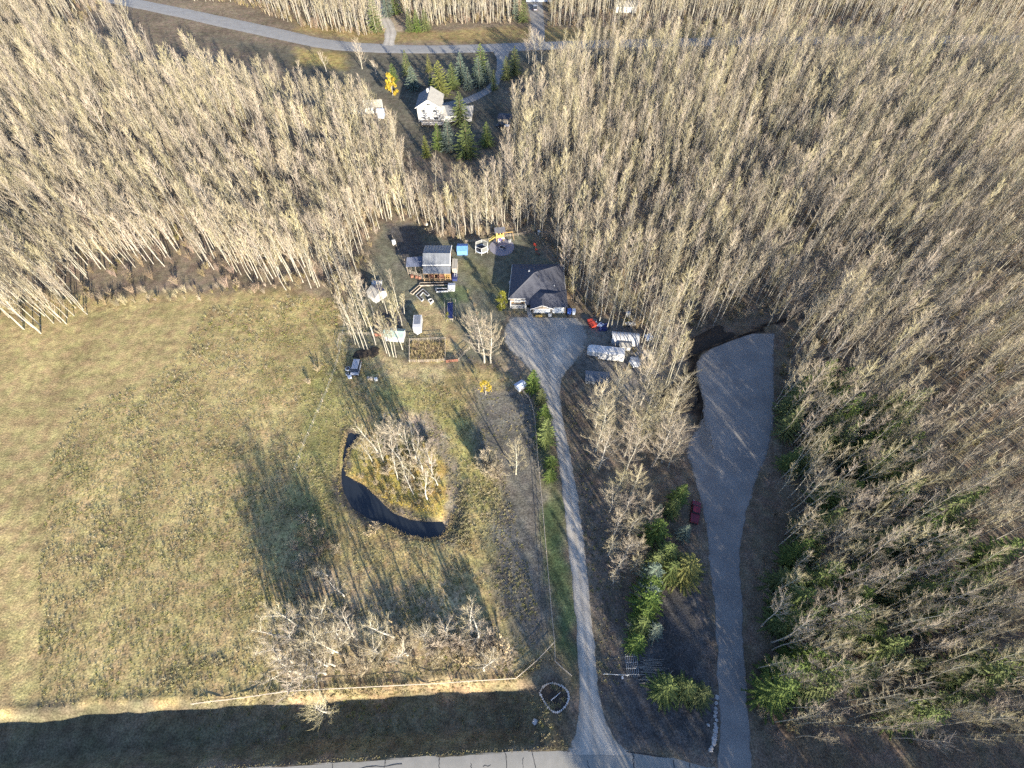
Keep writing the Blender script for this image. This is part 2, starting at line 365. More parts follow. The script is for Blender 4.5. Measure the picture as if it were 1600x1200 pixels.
def ground_mat():
    m = bpy.data.materials.new('ground_cover'); m.use_nodes = True; nt = m.node_tree; b = nt.nodes['Principled BSDF']
    b.inputs['Roughness'].default_value = .95; b.inputs['Specular IOR Level'].default_value = .1
    at = nt.nodes.new('ShaderNodeAttribute'); at.attribute_name = 'cover'
    gm = nt.nodes.new('ShaderNodeNewGeometry'); cur = at.outputs['Color']
    for sc, lo, hi, det in ((.09, .74, 1.22, 3), (.55, .70, 1.30, 5), (3.2, .55, 1.45, 4)):
        nz = nt.nodes.new('ShaderNodeTexNoise'); nz.inputs['Scale'].default_value = sc; nz.inputs['Detail'].default_value = det
        nt.links.new(gm.outputs['Position'], nz.inputs['Vector'])
        mr = nt.nodes.new('ShaderNodeMapRange'); mr.inputs['From Min'].default_value = .3; mr.inputs['From Max'].default_value = .7
        mr.inputs['To Min'].default_value = lo; mr.inputs['To Max'].default_value = hi
        nt.links.new(nz.outputs['Fac'], mr.inputs['Value'])
        mx = nt.nodes.new('ShaderNodeVectorMath'); mx.operation = 'SCALE'
        nt.links.new(cur, mx.inputs[0]); nt.links.new(mr.outputs[0], mx.inputs['Scale']); cur = mx.outputs[0]
    # dead stalks and moss: hue shift in patches
    nz = nt.nodes.new('ShaderNodeTexNoise'); nz.inputs['Scale'].default_value = .33; nz.inputs['Detail'].default_value = 6
    nt.links.new(gm.outputs['Position'], nz.inputs['Vector'])
    mr = nt.nodes.new('ShaderNodeMapRange'); mr.inputs['From Min'].default_value = .35; mr.inputs['From Max'].default_value = .65
    mr.inputs['To Min'].default_value = .482; mr.inputs['To Max'].default_value = .518
    nt.links.new(nz.outputs['Fac'], mr.inputs['Value'])
    hs = nt.nodes.new('ShaderNodeHueSaturation'); nt.links.new(mr.outputs[0], hs.inputs['Hue']); nt.links.new(cur, hs.inputs['Color'])
    nt.links.new(hs.outputs[0], b.inputs['Base Color'])
    bn = nt.nodes.new('ShaderNodeTexNoise'); bn.inputs['Scale'].default_value = 2.2; bn.inputs['Detail'].default_value = 5
    nt.links.new(gm.outputs['Position'], bn.inputs['Vector'])
    bp = nt.nodes.new('ShaderNodeBump'); bp.inputs['Strength'].default_value = .7; bp.inputs['Distance'].default_value = .14
    nt.links.new(bn.outputs['Fac'], bp.inputs['Height']); nt.links.new(bp.outputs[0], b.inputs['Normal'])
    return m
M['ground'] = ground_mat()

# ------------------------------------------------------------------ ground sheet
ZONES = [  # (outline in photo pixels, cover colour, edge softness in metres)
    ([(-300,470),(462,455),(545,468),(600,560),(740,572),(830,600),(850,700),(868,1010),(800,1070),(-500,1150)], (.30,.235,.11), 2.5),   # rough field
    ([(480,560),(530,580),(560,700),(520,740),(510,850),(462,870),(462,700)], (.225,.20,.08), 4),                                              # greener rough
    ([(590,580),(640,590),(720,640),(770,720),(800,850),(760,880),(720,760),(690,690),(600,640)], (.27,.235,.095), 3),
    ([(560,565),(620,555),(700,570),(690,600),(600,590)], (.32,.26,.14), 2.5),                                                               # mown patch
    ([(620,640),(670,640),(690,690),(660,690)], (.27,.21,.14), 2),
    ([(462,870),(560,900),(700,930),(800,1000),(800,1060),(462,1075)], (.31,.245,.145), 4),                                                  # dry lower field
    ([(545,740),(542,715),(556,692),(580,672),(620,668),(665,690),(690,720),(705,760),(700,800),(665,808),(620,796),(590,768),(560,750)], (.36,.27,.085), 1.2),
    ([(740,600),(832,605),(852,700),(866,1000),(820,1030),(760,860),(780,760),(740,680)], (.125,.115,.095), 3),                                # paddock ground, the grove's shade painted in darker
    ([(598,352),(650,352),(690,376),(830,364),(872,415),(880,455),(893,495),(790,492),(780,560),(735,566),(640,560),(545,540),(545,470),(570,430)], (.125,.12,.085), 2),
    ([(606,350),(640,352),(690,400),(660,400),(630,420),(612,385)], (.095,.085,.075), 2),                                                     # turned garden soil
    ([(650,470),(676,470),(735,545),(690,560),(648,540),(640,480)], (.30,.235,.125), 1.5),                                                    # tan lawn
    ([(690,440),(740,450),(735,470),(690,475)], (.09,.108,.055), 1.5),
    ([(715,410),(740,400),(790,460),(780,480),(740,440)], (.15,.14,.075), 2),
    ([(575,490),(625,480),(625,525),(590,525)], (.12,.10,.085), 1.5),
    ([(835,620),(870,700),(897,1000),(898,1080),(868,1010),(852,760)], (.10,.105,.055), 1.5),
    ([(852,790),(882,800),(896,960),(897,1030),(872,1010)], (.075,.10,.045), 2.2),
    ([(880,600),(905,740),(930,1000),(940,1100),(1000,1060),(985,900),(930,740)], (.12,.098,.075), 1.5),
    ([(900,500),(1000,515),(1040,640),(920,620),(890,560)], (.17,.155,.13), 3),
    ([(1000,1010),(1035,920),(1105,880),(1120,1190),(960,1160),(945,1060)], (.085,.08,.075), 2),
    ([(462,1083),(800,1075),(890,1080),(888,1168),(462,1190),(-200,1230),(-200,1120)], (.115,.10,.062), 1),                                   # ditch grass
    ([(462,1076),(640,1070),(800,1062),(800,1074),(640,1082),(462,1090)], (.25,.18,.10), 1.0),                                                # brown bank
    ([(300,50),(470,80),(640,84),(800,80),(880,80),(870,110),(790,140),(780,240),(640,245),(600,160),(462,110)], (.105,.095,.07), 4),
    ([(462,75),(540,85),(545,108),(462,100)], (.26,.20,.075), 4),
    ([(462,25),(500,40),(640,50),(800,42),(1137,45),(1137,58),(800,66),(560,66),(462,48)], (.22,.165,.075), 4),
    ([(590,10),(612,10),(632,48),(606,50)], (.26,.21,.15), 2),
]
def spaced(a, b, fine, lo, hi, grow=1.22):
    mid = list(np.arange(a, b + 1e-6, fine)); out = []; s = fine; p = a
    while p > lo: s *= grow; p -= s; out.append(max(p, lo))
    res = out[::-1] + mid; s = fine; p = mid[-1]
    while p < hi: s *= grow; p += s; res.append(min(p, hi))
    return np.array(res)
gx = spaced(-110, 112, .75, -1500, 1500)
gy = np.concatenate([spaced(-4, 190, .72, -700, 190), np.arange(191.2, 345, 1.4)])
gy = np.concatenate([gy, spaced(346, 347, 1.0, 346, 2500, 1.3)])
XX, YY = np.meshgrid(gx, gy); nx, ny = len(gx), len(gy)
ZZ = H(XX.ravel(), YY.ravel())
cov = np.tile(np.array([.155,.122,.085]), (nx * ny, 1))
fx, fy = XX.ravel(), YY.ravel()
cov *= (0.85 + .4 * vnoise(fx, fy, 14, 5))[:, None]
jx = fx + 3.0 * (vnoise(fx, fy, 4, 21) - .5) + 1.5 * (vnoise(fx, fy, 1.5, 23) - .5)
jy = fy + 3.0 * (vnoise(fx, fy, 4, 22) - .5) + 1.5 * (vnoise(fx, fy, 1.5, 24) - .5)
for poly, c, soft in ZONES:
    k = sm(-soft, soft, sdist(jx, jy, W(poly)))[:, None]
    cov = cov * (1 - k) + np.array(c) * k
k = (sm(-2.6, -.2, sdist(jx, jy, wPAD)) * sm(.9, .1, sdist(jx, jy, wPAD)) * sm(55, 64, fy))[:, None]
cov = cov * (1 - k) + np.array((.022, .018, .016)) * k                 # near-black soil on the pad's banks, their shade painted in
k = sm(-1.6, -.3, sdist(jx, jy, wPOND))[:, None]; cov = cov * (1 - k) + np.array((.12,.10,.075)) * k
k = (sm(2.6, 1.2, segdist(jx, jy, wMOAT)))[:, None] * .8; cov = cov * (1 - k) + np.array((.21,.18,.14)) * k
def grid_mesh(name, X, Y, Z, m):
    ny_, nx_ = X.shape; me = bpy.data.meshes.new(name)
    me.vertices.add(nx_ * ny_)
    me.vertices.foreach_set('co', np.stack([X.ravel(), Y.ravel(), Z.ravel()], 1).ravel())
    i, j = np.meshgrid(np.arange(nx_ - 1), np.arange(ny_ - 1)); a = (j * nx_ + i).ravel()
    q = np.stack([a, a + 1, a + 1 + nx_, a + nx_], 1); nq = len(q)
    me.loops.add(nq * 4); me.loops.foreach_set('vertex_index', q.ravel())
    me.polygons.add(nq); me.polygons.foreach_set('loop_start', np.arange(nq) * 4)
    me.polygons.foreach_set('use_smooth', np.ones(nq, bool)); me.update(calc_edges=True)
    me.materials.append(m); return me
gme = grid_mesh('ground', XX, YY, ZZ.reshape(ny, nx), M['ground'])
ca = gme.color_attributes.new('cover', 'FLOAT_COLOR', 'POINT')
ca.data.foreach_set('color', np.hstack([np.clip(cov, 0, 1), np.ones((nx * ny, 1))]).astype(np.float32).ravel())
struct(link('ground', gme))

def resample(w, n):
    d = np.concatenate([[0], np.cumsum(np.hypot(*np.diff(w, axis=0).T))]); t = np.linspace(0, d[-1], n)
    # smooth the polyline a little (Chaikin) before sampling
    return np.stack([np.interp(t, d, w[:, 0]), np.interp(t, d, w[:, 1])], 1)
def chaikin(w, k=2):
    for _ in range(k):
        q = w[:-1] * .75 + w[1:] * .25; r = w[:-1] * .25 + w[1:] * .75
        w = np.vstack([w[:1], np.stack([q, r], 1).reshape(-1, 2), w[-1:]])
    return w
def strip(name, A, B, m, n, cols, dz, wob=.25, seed=0, pairs=True):
    """surface between two edge lines, laid on the terrain"""
    A = chaikin(np.asarray(A)); B = chaikin(np.asarray(B))
    if pairs:                                     # keep the given pairing
        t = np.linspace(0, 1, len(A)); u = np.linspace(0, 1, n)
        A = np.stack([np.interp(u, t, A[:, 0]), np.interp(u, t, A[:, 1])], 1); B = np.stack([np.interp(u, t, B[:, 0]), np.interp(u, t, B[:, 1])], 1)
    else: A = resample(A, n); B = resample(B, n)
    k = np.linspace(0, 1, cols)[None, :, None]
    g = A[:, None, :] * (1 - k) + B[:, None, :] * k
    n1 = (vnoise(A[:, 0], A[:, 1], .9, seed + 50) - .5) * wob * 2 + (vnoise(A[:, 0], A[:, 1], 3.5, seed + 51) - .5) * wob * 2
    n2 = (vnoise(B[:, 0], B[:, 1], .9, seed + 52) - .5) * wob * 2 + (vnoise(B[:, 0], B[:, 1], 3.5, seed + 53) - .5) * wob * 2
    dv = B - A; dv /= np.linalg.norm(dv, axis=1)[:, None]
    g = g + (1 - k) ** 4 * (dv * n1[:, None])[:, None, :] + k ** 4 * (dv * n2[:, None])[:, None, :]
    Z = H(g[..., 0].ravel(), g[..., 1].ravel()).reshape(g.shape[:2]) + dz
    Z[:, 0] -= dz * 1.2; Z[:, -1] -= dz * 1.2
    me = grid_mesh(name, g[..., 0], g[..., 1], Z, m)
    av = me.attributes.new('across', 'FLOAT', 'POINT'); av.data.foreach_set('value', np.tile(np.linspace(0, 1, cols), n).astype(np.float32))
    return struct(link(name, me))
strip('gravel_driveway', W(DRV_L), W(DRV_R), M['gravel'], 260, 16, .07, .16, 1)
strip('gravel_lot', W(LOT_L), W(LOT_R), M['lot_gravel'], 200, 26, .075, .22, 2)
front_road = strip('paved_road', wROAD_T[1:-1], wROAD_T[1:-1] + np.array([0, -7.6]), M['asphalt'], 320, 8, .05, .08, 3)
strip('rear_road', W(REAR_T), W(REAR_B), M['rear_asphalt'], 260, 8, .10, .15, 4)
strip('neighbour_driveway', W([(770,79),(777,95),(775,115),(762,135),(738,149),(712,156),(692,160)]), W([(797,79),(792,95),(787,118),(776,138),(745,158),(716,166),(692,169)]), M['rear_asphalt'], 60, 6, .14, .15, 5)
strip('dirt_drive', W([(596,71),(600,60),(600,50),(592,30),(580,8),(572,-8)]), W([(618,72),(618,60),(622,50),(612,30),(598,8),(590,-8)]), M['gravel'], 40, 5, .14, .3, 6)
strip('far_drive', W([(826,67),(830,45),(826,20),(822,0)]), W([(852,66),(852,45),(850,20),(848,0)]), M['lot_gravel'], 40, 5, .13, .3, 7)
strip('front_walk', W([(822,481),(824,492),(828,503)]), W([(829,481),(832,492),(836,502)]), M['concrete'], 12, 4, .10, .02, 8)

def flat_poly(name, pts, z, m, dz=None):
    mb = MB(); w = W(pts) if len(pts[0]) == 2 and abs(pts[0][0]) > 200 else np.array(pts)
    mb.prism([tuple(p) for p in w], z - .4, z)
    return mb.build(name, m)
# pond water: one sheet whose rim lies inside the banks
wc = wPOND.mean(0)
wat = MB(); ring = chaikin(np.vstack([wPOND, wPOND[:1]]), 1)[:-1]
wat.v = [(p[0], p[1], -.52) for p in ring]; wat.f = [tuple(range(len(ring)))]
wo_ = wat.build('pond_water', M['water']); struct(wo_)
import bmesh
bm = bmesh.new(); bm.from_mesh(wo_.data); bmesh.ops.triangulate(bm, faces=bm.faces[:]); 
for f in bm.faces:
    if f.normal.z < 0: f.normal_flip()
bm.to_mesh(wo_.data); bm.free()

# tar-sealed cracks in the paved road
def crack(pts, w=.05):
    q = [G(*p) for p in pts]; mb = MB(); n = len(q)
    fine = []
    for a, b in zip(q[:-1], q[1:]):
        for i in range(5): fine.append(a.lerp(b, i / 5))
    fine.append(q[-1])
    for i, p in enumerate(fine):
        t = (fine[min(i+1, len(fine)-1)] - fine[max(i-1, 0)]).normalized(); s = Vector((-t.y, t.x, 0))
        j = (rnd.random() - .5) * .22; ww = w * (.6 + rnd.random() * .8)
        z = h1(p.x + s.x * j, p.y + s.y * j) + .058
        mb.v += [(p.x + s.x * (j - ww), p.y + s.y * (j - ww), z), (p.x + s.x * (j + ww), p.y + s.y * (j + ww), z)]
        if i: mb.f.append((2*i-2, 2*i-1, 2*i+1, 2*i))
    return mb.build('crack', M['tar'], front_road)
for c in ([(522,1194),(523,1206)], [(605,1187),(602,1198),(600,1215)], [(688,1183),(687,1196),(690,1215)], [(790,1177),(791,1190),(795,1215)],
          [(832,1175),(835,1190),(838,1215)], [(917,1188),(919,1200),(921,1212)], [(987,1176),(990,1190),(987,1210)], [(990,1176),(987,1190),(991,1212)], [(1050,1188),(1051,1210)],
          [(552,1201),(590,1198),(630,1194)], [(755,1197),(767,1196)], [(880,1174),(905,1168),(940,1171),(980,1174),(1040,1184)], [(886,1174),(920,1175),(945,1171)],
          [(680,1206),(720,1204),(770,1205)], [(1075,1192),(1077,1212)], [(817,1184),(817,1200)], [(737,1192),(737,1206)]):
    crack(c)

# ------------------------------------------------------------------ trees: shapes
def rv(r, a): return (r.random() - .5) * 2 * a
def aspen(seed, h=16.0, start=.42, spread=2.3, nb=20, lean=.5, tw=.018, dens=1.0, r0=.15, up=1.6, side=.6):
    """leafless tree: T = trunk and limbs in pale bark, C = fine twigs"""
    r = random.Random(seed); T, C = MB(), MB()
    n = 9; lx, ly = rv(r, lean), rv(r, lean); wx, wy = rv(r, .25), rv(r, .25); ph = r.random() * 6
    def axis(t): return Vector((lx * t * t + wx * (math.sin(t * 7 + ph) - math.sin(ph)), ly * t * t + wy * (math.cos(t * 6 + ph) - math.cos(ph)), h * t))
    T.tube([axis(i / n) - Vector((0, 0, .3 if i == 0 else 0)) for i in range(n + 1)], [r0 * (1.25 if i == 0 else 1) * (1 - .88 * i / n) + .01 for i in range(n + 1)], 6)
    def twig(a, d, L, w):
        d = d.normalized(); s = d.orthogonal().normalized(); q = d.cross(s); k = len(C.v)
        e = a + d * L + Vector((0, 0, .16 * L))
        for j in range(3):
            an = j * 2.094; o = (s * math.cos(an) + q * math.sin(an)) * w; C.v.append(tuple(a + o))
        C.v.append(tuple(e)); C.f += [(k, k+1, k+3), (k+1, k+2, k+3), (k+2, k, k+3)]
    for i in range(nb):
        t = start + (1 - start) * ((i + r.random() * .8) / nb) * .97
        az = i * 2.4 + r.random() * .9
        f = (t - start) / (1 - start)
        L = spread * (1.15 - .62 * f) * (.6 + .6 * r.random())
        b = axis(t); out = Vector((math.cos(az), math.sin(az), 0))
        d1 = (out + Vector((0, 0, up * (.5 + .5 * r.random())))).normalized()
        d2 = (out * .6 + Vector((rv(r, .3), rv(r, .3), up * (.8 + .5 * r.random())))).normalized()
        p1 = b + d1 * L * .5; p2 = p1 + d2 * L * .6
        rb = r0 * .30 * (1.15 - t * .6)
        T.tube([b, p1, p2], [rb, rb * .62, .012], 3, False)
        m = int((4 + 5.0 * L) * dens)
        for kx in range(m):
            s = .12 + .88 * (kx + r.random()) / m
            a = b.lerp(p1, s * 2) if s < .5 else p1.lerp(p2, s * 2 - 1)
            base = d1 if s < .5 else d2
            dd = base + Vector((rv(r, side), rv(r, side), .15 + rv(r, .3)))
            LL = (.55 + .7 * r.random()) * (1.2 - .4 * s)
            twig(a, dd, LL, tw)
            for g in range(2):
                aa = a + dd.normalized() * LL * (.25 + .5 * r.random())
                twig(aa, dd.normalized() + Vector((rv(r, side), rv(r, side), .3 + rv(r, .3))), LL * .65, tw * .7)
    for kx in range(int(22 * dens)):
        twig(axis(.86 + .14 * r.random()), Vector((rv(r, .8), rv(r, .8), 1.0)), .6 + .5 * r.random(), tw)
    return T, C
def shrub(seed, h=3.0, n=9, spread=1.4, tw=.016, dens=1.0, leaves=0):
    r = random.Random(seed); C = MB(); Lf = MB()
    def twig(a, d, L, w):
        d = d.normalized(); s = d.orthogonal().normalized(); q = d.cross(s); k = len(C.v)
        for j in range(3):
            an = j * 2.094; C.v.append(tuple(a + (s * math.cos(an) + q * math.sin(an)) * w))
        C.v.append(tuple(a + d * L + Vector((0, 0, .1 * L)))); C.f += [(k, k+1, k+3), (k+1, k+2, k+3), (k+2, k, k+3)]
    for i in range(n):
        az = i * 2.4 + r.random(); o = Vector((math.cos(az), math.sin(az), 0)) * spread * (.3 + .7 * r.random()); hh = h * (.65 + .45 * r.random())
        a = Vector((o.x * .12, o.y * .12, -.1)); p1 = Vector((o.x * .5, o.y * .5, hh * .55)); p2 = Vector((o.x, o.y, hh))
        C.tube([a, p1, p2], [.035, .025, .008], 3, False)
        for kx in range(int(20 * dens)):
            s = .15 + .85 * r.random(); q = a.lerp(p1, s * 2) if s < .5 else p1.lerp(p2, s * 2 - 1)
            dd = (p2 - p1).normalized() + Vector((rv(r, 1), rv(r, 1), .15 + rv(r, .4))); LL = h * (.16 + .14 * r.random())
            twig(q, dd, LL, tw); twig(q + dd.normalized() * LL * .5, dd + Vector((rv(r, 1), rv(r, 1), .2)), LL * .6, tw * .7)
            if leaves and r.random() < leaves: leaf(Lf, r, q + dd.normalized() * LL * r.random(), .13)
    return C, Lf
def leaf(mb, r, c, s):
    n = Vector((rv(r, 1), rv(r, 1), .4 + r.random())).normalized(); a = n.orthogonal().normalized(); b = n.cross(a); k = len(mb.v); s *= .6 + r.random() * .8
    an = r.random() * 6; u = (a * math.cos(an) + b * math.sin(an)) * s; v = (b * math.cos(an) - a * math.sin(an)) * s * .7
    mb.v += [tuple(c - u), tuple(c + v), tuple(c + u), tuple(c - v)]; mb.f.append((k, k+1, k+2, k+3))
def spruce(seed, h=9.0, rad=2.3, slim=1.0):
    r = random.Random(seed); T, C = MB(), MB()
    T.tube([(0, 0, -.3), (0, 0, h * .5), (0, 0, h * .98)], [h * .02, h * .012, .01], 6)
    nw = int(h * 1.75) + 4
    for i in range(nw):
        t = (i + .3 * r.random()) / nw; z = h * (.05 + .92 * t)
        Rr = rad * (1 - t) ** .85 * (.80 + .38 * r.random()) + .10
        m = max(5, int(5 + 6 * (1 - t)))
        for j in range(m):
            az = 2 * math.pi * (j + r.random() * .7) / m + i * .9; L = Rr * (.72 + .45 * r.random())
            o = Vector((math.cos(az), math.sin(az), 0)); sd = Vector((-o.y, o.x, 0)); droop = -.32 - .25 * r.random() + .5 * t
            zz = z + rv(r, .12); k = max(4, int(L / .19)); prev = None
            for q in range(k):
                s0 = .12 + .88 * q / k; s1 = .12 + .88 * (q + 1.25) / k
                def pt(s): return Vector((0, 0, zz)) + o * L * s + Vector((0, 0, droop * L * s + .22 * L * s * s))
                a, b = pt(s0), pt(s1); w = (.10 + .13 * L * (1 - s0) ** .8 * .6 + .02) * (.7 + .6 * r.random())
                for sg in (-1, 1):
                    n = len(C.v); tip = b + sd * sg * w + Vector((0, 0, -.06 + rv(r, .10)))
                    C.v += [tuple(a), tuple(tip), tuple(b + Vector((0, 0, .02)))]; C.f.append((n, n+1, n+2))
                n = len(C.v); C.v += [tuple(a + sd * .04), tuple(b + o * .1 + Vector((0, 0, -.13 + rv(r, .05)))), tuple(a - sd * .04 + Vector((0, 0, .07)))]; C.f.append((n, n+1, n+2))
    for j in range(10):
        az = j * .63; n = len(C.v); C.v += [(0, 0, h * (.93 + .05 * r.random())), (math.cos(az) * .13, math.sin(az) * .13, h * .92), (math.cos(az + .8) * .1, math.sin(az + .8) * .1, h * .95)]; C.f.append((n, n+1, n+2))
    return T, C
def leafy(seed, h=6.0, rad=1.8, bottom=.25, n=2200, s=.13):
    r = random.Random(seed); T, C = MB(), MB()
    T.tube([(0, 0, -.2), (rv(r, .1), rv(r, .1), h * .45), (rv(r, .2), rv(r, .2), h * .9)], [h * .018, h * .012, .015], 6)
    for i in range(9):
        az = i * 2.4; z = h * (bottom + .06 * i); T.tube([(0, 0, z), (math.cos(az) * rad * .6, math.sin(az) * rad * .6, z + h * .16)], [.035, .01], 3, False)
    cl = []
    for i in range(26):
        t = r.random(); az = r.random() * 6.283; z = h * (bottom + (1 - bottom) * t); q = rad * math.sin(min(1, .18 + .82 * t ** .8) * math.pi * .96) ** .7 * (.35 + .65 * r.random())
        cl.append((Vector((math.cos(az) * q, math.sin(az) * q, z)), .35 + .4 * r.random()))
    for i in range(n):
        c, q = cl[i % len(cl)]; leaf(C, r, c + Vector((r.gauss(0, q * .5), r.gauss(0, q * .5), r.gauss(0, q * .55))) * (rad / 1.8 if rad < 1.8 else 1), s)
    return T, C

# ------------------------------------------------------------------ trees: variants (shared meshes)
NASP = 14
asp = []
for i in range(NASP):
    r = random.Random(300 + i)
    big = i % 4 == 3
    T, C = aspen(300 + i, (11.5 if i % 5 == 4 else 14.5) + 5.5 * r.random(), .30 + .24 * r.random(), (3.2 if big else 1.9) + 1.0 * r.random(), 20 if big else 16, 1.3, .017, .9, .13, (1.0 if big else 1.3) + .4 * r.random(), .65)
    asp.append((T.mesh('trunk', M['bark']), C.mesh('crown', M['twig']), T, C))
wide = []
for i in range(4):
    T, C = aspen(500 + i, 11.5 + i * .6, .18, 4.0, 28, .8, .016, 1.0, .17, 1.0, .75)
    wide.append((T.mesh('trunk', M['bark']), C.mesh('crown', M['twig'])))
birch = []                                       # leaning open birches of the near field
for i in range(3):
    T, C = aspen(520 + i, 8.5 + i, .28, 2.6, 16, 2.2, .015, 1.0, .17, 1.0, .8)
    birch.append((T.mesh('trunk', M['birch_bark']), C.mesh('crown', M['pale_twig'])))
spr = []; spr_mb = []
for i, (h, rad) in enumerate(((9, 2.3), (9, 2.6), (9, 2.0), (9, 1.7))):
    T, C = spruce(600 + i, h, rad); spr_mb.append((T, C)); spr.append((T.mesh('trunk', M['spruce_bark']), {k: C.mesh('crown', M[k]) for k in ('needle', 'needle_blue', 'needle_gold')}))
bush = []
for i in range(4):
    C, _ = shrub(700 + i, 2.6 + .5 * i, 10, 1.5); bush.append(C)
full = [shrub(740 + i, 2.4 + .3 * i, 14, 1.7, .02, 2.2)[0] for i in range(3)]
tanb = []
for i in range(3):
    C, L = shrub(720 + i, 2.2 + .4 * i, 9, 1.5, leaves=.9, dens=1.3); tanb.append((C, L))

TREES = []                                        # bookkeeping for spacing
def tree(name, tr, cr, x, y, s=1.0, label='', cat='tree', group=None, rz=None, z=None):
    o = thing(name, label, cat, (x, y, h1(x, y) if z is None else z), rnd.random() * 6.28 if rz is None else rz, group); o.scale = (s, s, s * (.94 + .12 * rnd.random()))
    if tr: link('trunk', tr, o)
    link('crown', cr, o)
    TREES.append((x, y)); return o

def stuff_points(name, meshes, pts, label, cat):
    """one uncountable mass: the given meshes instanced on points by geometry nodes; pts rows = x, y, z, rz, scale, variant"""
    pts = np.asarray(pts, float)
    c = bpy.data.collections.new(name + '_sources')
    for i, me in enumerate(meshes):
        c.objects.link(bpy.data.objects.new('%s_source_%02d' % (name, i), me))
    me = bpy.data.meshes.new(name); me.vertices.add(len(pts)); me.vertices.foreach_set('co', pts[:, :3].ravel())
    a = me.attributes.new('turn', 'FLOAT_VECTOR', 'POINT'); tv = np.zeros((len(pts), 3)); tv[:, 2] = pts[:, 3]
    tv[:, 0] = nr.normal(0, .035, len(pts)); tv[:, 1] = nr.normal(0, .035, len(pts)); a.data.foreach_set('vector', tv.ravel())
    a = me.attributes.new('size', 'FLOAT', 'POINT'); a.data.foreach_set('value', pts[:, 4])
    a = me.attributes.new('pick', 'INT', 'POINT'); a.data.foreach_set('value', pts[:, 5].astype(np.int32))
    o = link(name, me); o['kind'] = 'stuff'; tag(o, label, cat)
    ng = bpy.data.node_groups.new(name, 'GeometryNodeTree')
    ng.interface.new_socket('Geometry', in_out='INPUT', socket_type='NodeSocketGeometry'); ng.interface.new_socket('Geometry', in_out='OUTPUT', socket_type='NodeSocketGeometry')
    N = ng.nodes.new; gi, go = N('NodeGroupInput'), N('NodeGroupOutput')
    ci = N('GeometryNodeCollectionInfo'); ci.inputs['Collection'].default_value = c; ci.inputs['Separate Children'].default_value = True; ci.inputs['Reset Children'].default_value = True
    ip = N('GeometryNodeInstanceOnPoints'); ip.inputs['Pick Instance'].default_value = True
    def attr(t, n):
        q = N('GeometryNodeInputNamedAttribute'); q.data_type = t; q.inputs['Name'].default_value = n; return q.outputs['Attribute']
    er = N('FunctionNodeEulerToRotation'); L = ng.links.new
    L(attr('FLOAT_VECTOR', 'turn'), er.inputs[0]); L(er.outputs[0], ip.inputs['Rotation'])
    L(attr('FLOAT', 'size'), ip.inputs['Scale']); L(attr('INT', 'pick'), ip.inputs['Instance Index'])
    L(gi.outputs[0], ip.inputs['Points']); L(ci.outputs[0], ip.inputs['Instance']); L(ip.outputs[0], go.inputs[0])
    md = o.modifiers.new('scatter', 'NODES'); md.node_group = ng
    return o
def joined(name, parts):
    me = bpy.data.meshes.new(name); v, f, mi = [], [], []
    for k, (mb, m) in enumerate(parts):
        n = len(v); v += mb.v; f += [tuple(i + n for i in q) for q in mb.f]; mi += [k] * len(mb.f)
    me.from_pydata(v, [], f)
    for mb, m in parts: me.materials.append(m)
    me.polygons.foreach_set('material_index', mi); me.update(); return me

# ------------------------------------------------------------------ where the woods stand
CLEAR = [
    [(598,345),(604,338),(650,350),(682,374),(730,377),(832,363),(873,418),(884,458),(935,500),(1000,516),(1062,500),(1090,520),(1130,500),(1215,495),(1215,600),(1215,760),(1178,860),(1182,1215),
     (1180,1300),(-300,1300),(-300,1150),(-300,900),(-300,700),(-300,540),(-100,500),(150,480),(330,466),(462,452),(535,462),(560,425),(585,385)],
    [(200,-30),(400,15),(462,42),(560,56),(600,52),(585,10),(580,-20),(620,-20),(640,46),(664,42),(700,38),(800,37),(815,20),(812,-20),(856,-20),(858,42),(980,42),(1137,42),(1800,34),(1800,80),(1137,84),(960,88),(905,96),(880,120),(850,150),
     (820,165),(800,200),(805,225),(792,270),(765,306),(690,314),(642,304),(618,235),(603,216),(590,190),(540,176),(462,165),(300,150),(100,60)],
    [(588,200),(600,200),(604,215),(590,212)],
]
wCLEAR = [W(c) for c in CLEAR]
GLADES = [W(c) for c in ([(978,375),(1005,365),(1010,395),(985,402)], [(985,315),(1040,320),(1045,350),(990,345)], [(1045,100),(1100,95),(1110,118),(1050,120)], [(480,255),(530,250),(535,275),(490,285)], [(905,120),(940,115),(950,140),(910,145)], [(915,205),(935,205),(935,225),(915,225)])]
def jgrid(x0, x1, y0, y1, s):
    a, b = np.meshgrid(np.arange(x0, x1, s), np.arange(y0, y1, s)); a = a.ravel(); b = b.ravel()
    return a + nr.uniform(-.48, .48, a.shape) * s, b + nr.uniform(-.48, .48, a.shape) * s
wx, wy = jgrid(-310, 310, -95, 352, 2.72)
ppx, ppy = PX(wx, wy, 0.0)
ok = (wy > 3) & (ppx > -90) & (ppx < 1690)
jam = np.where((ppx < 430) & (ppy < 600), 46 * np.clip((430 - ppx) / 120, 0, 1), np.where(ppx > 1160, 9.0, 0.0))
jwx = wx + jam * (vnoise(wx, wy, 17, 33) - .5); jwy = wy + jam * (vnoise(wx, wy, 17, 34) - .62)
for c in wCLEAR: ok &= ~inside(jwx, jwy, c)
for c in GLADES: ok &= ~inside(wx, wy, c) | (nr.random(len(wx)) < .12)
ok &= nr.random(len(wx)) < np.clip(1.75 * vnoise(wx, wy, 11, 31) + .05 + .35 * (vnoise(wx, wy, 30, 35) - .5), .12, 1)
# woods across the front road, behind the camera's foot: they throw the long shade over the drive
south = (wy < -9) & (wx > 11 - .53 * wy) & (wx < 150) & (wy > -85)
keep = ok | (south & (nr.random(len(wx)) < .55))
wx, wy, ppx, ppy = wx[keep], wy[keep], ppx[keep], ppy[keep]

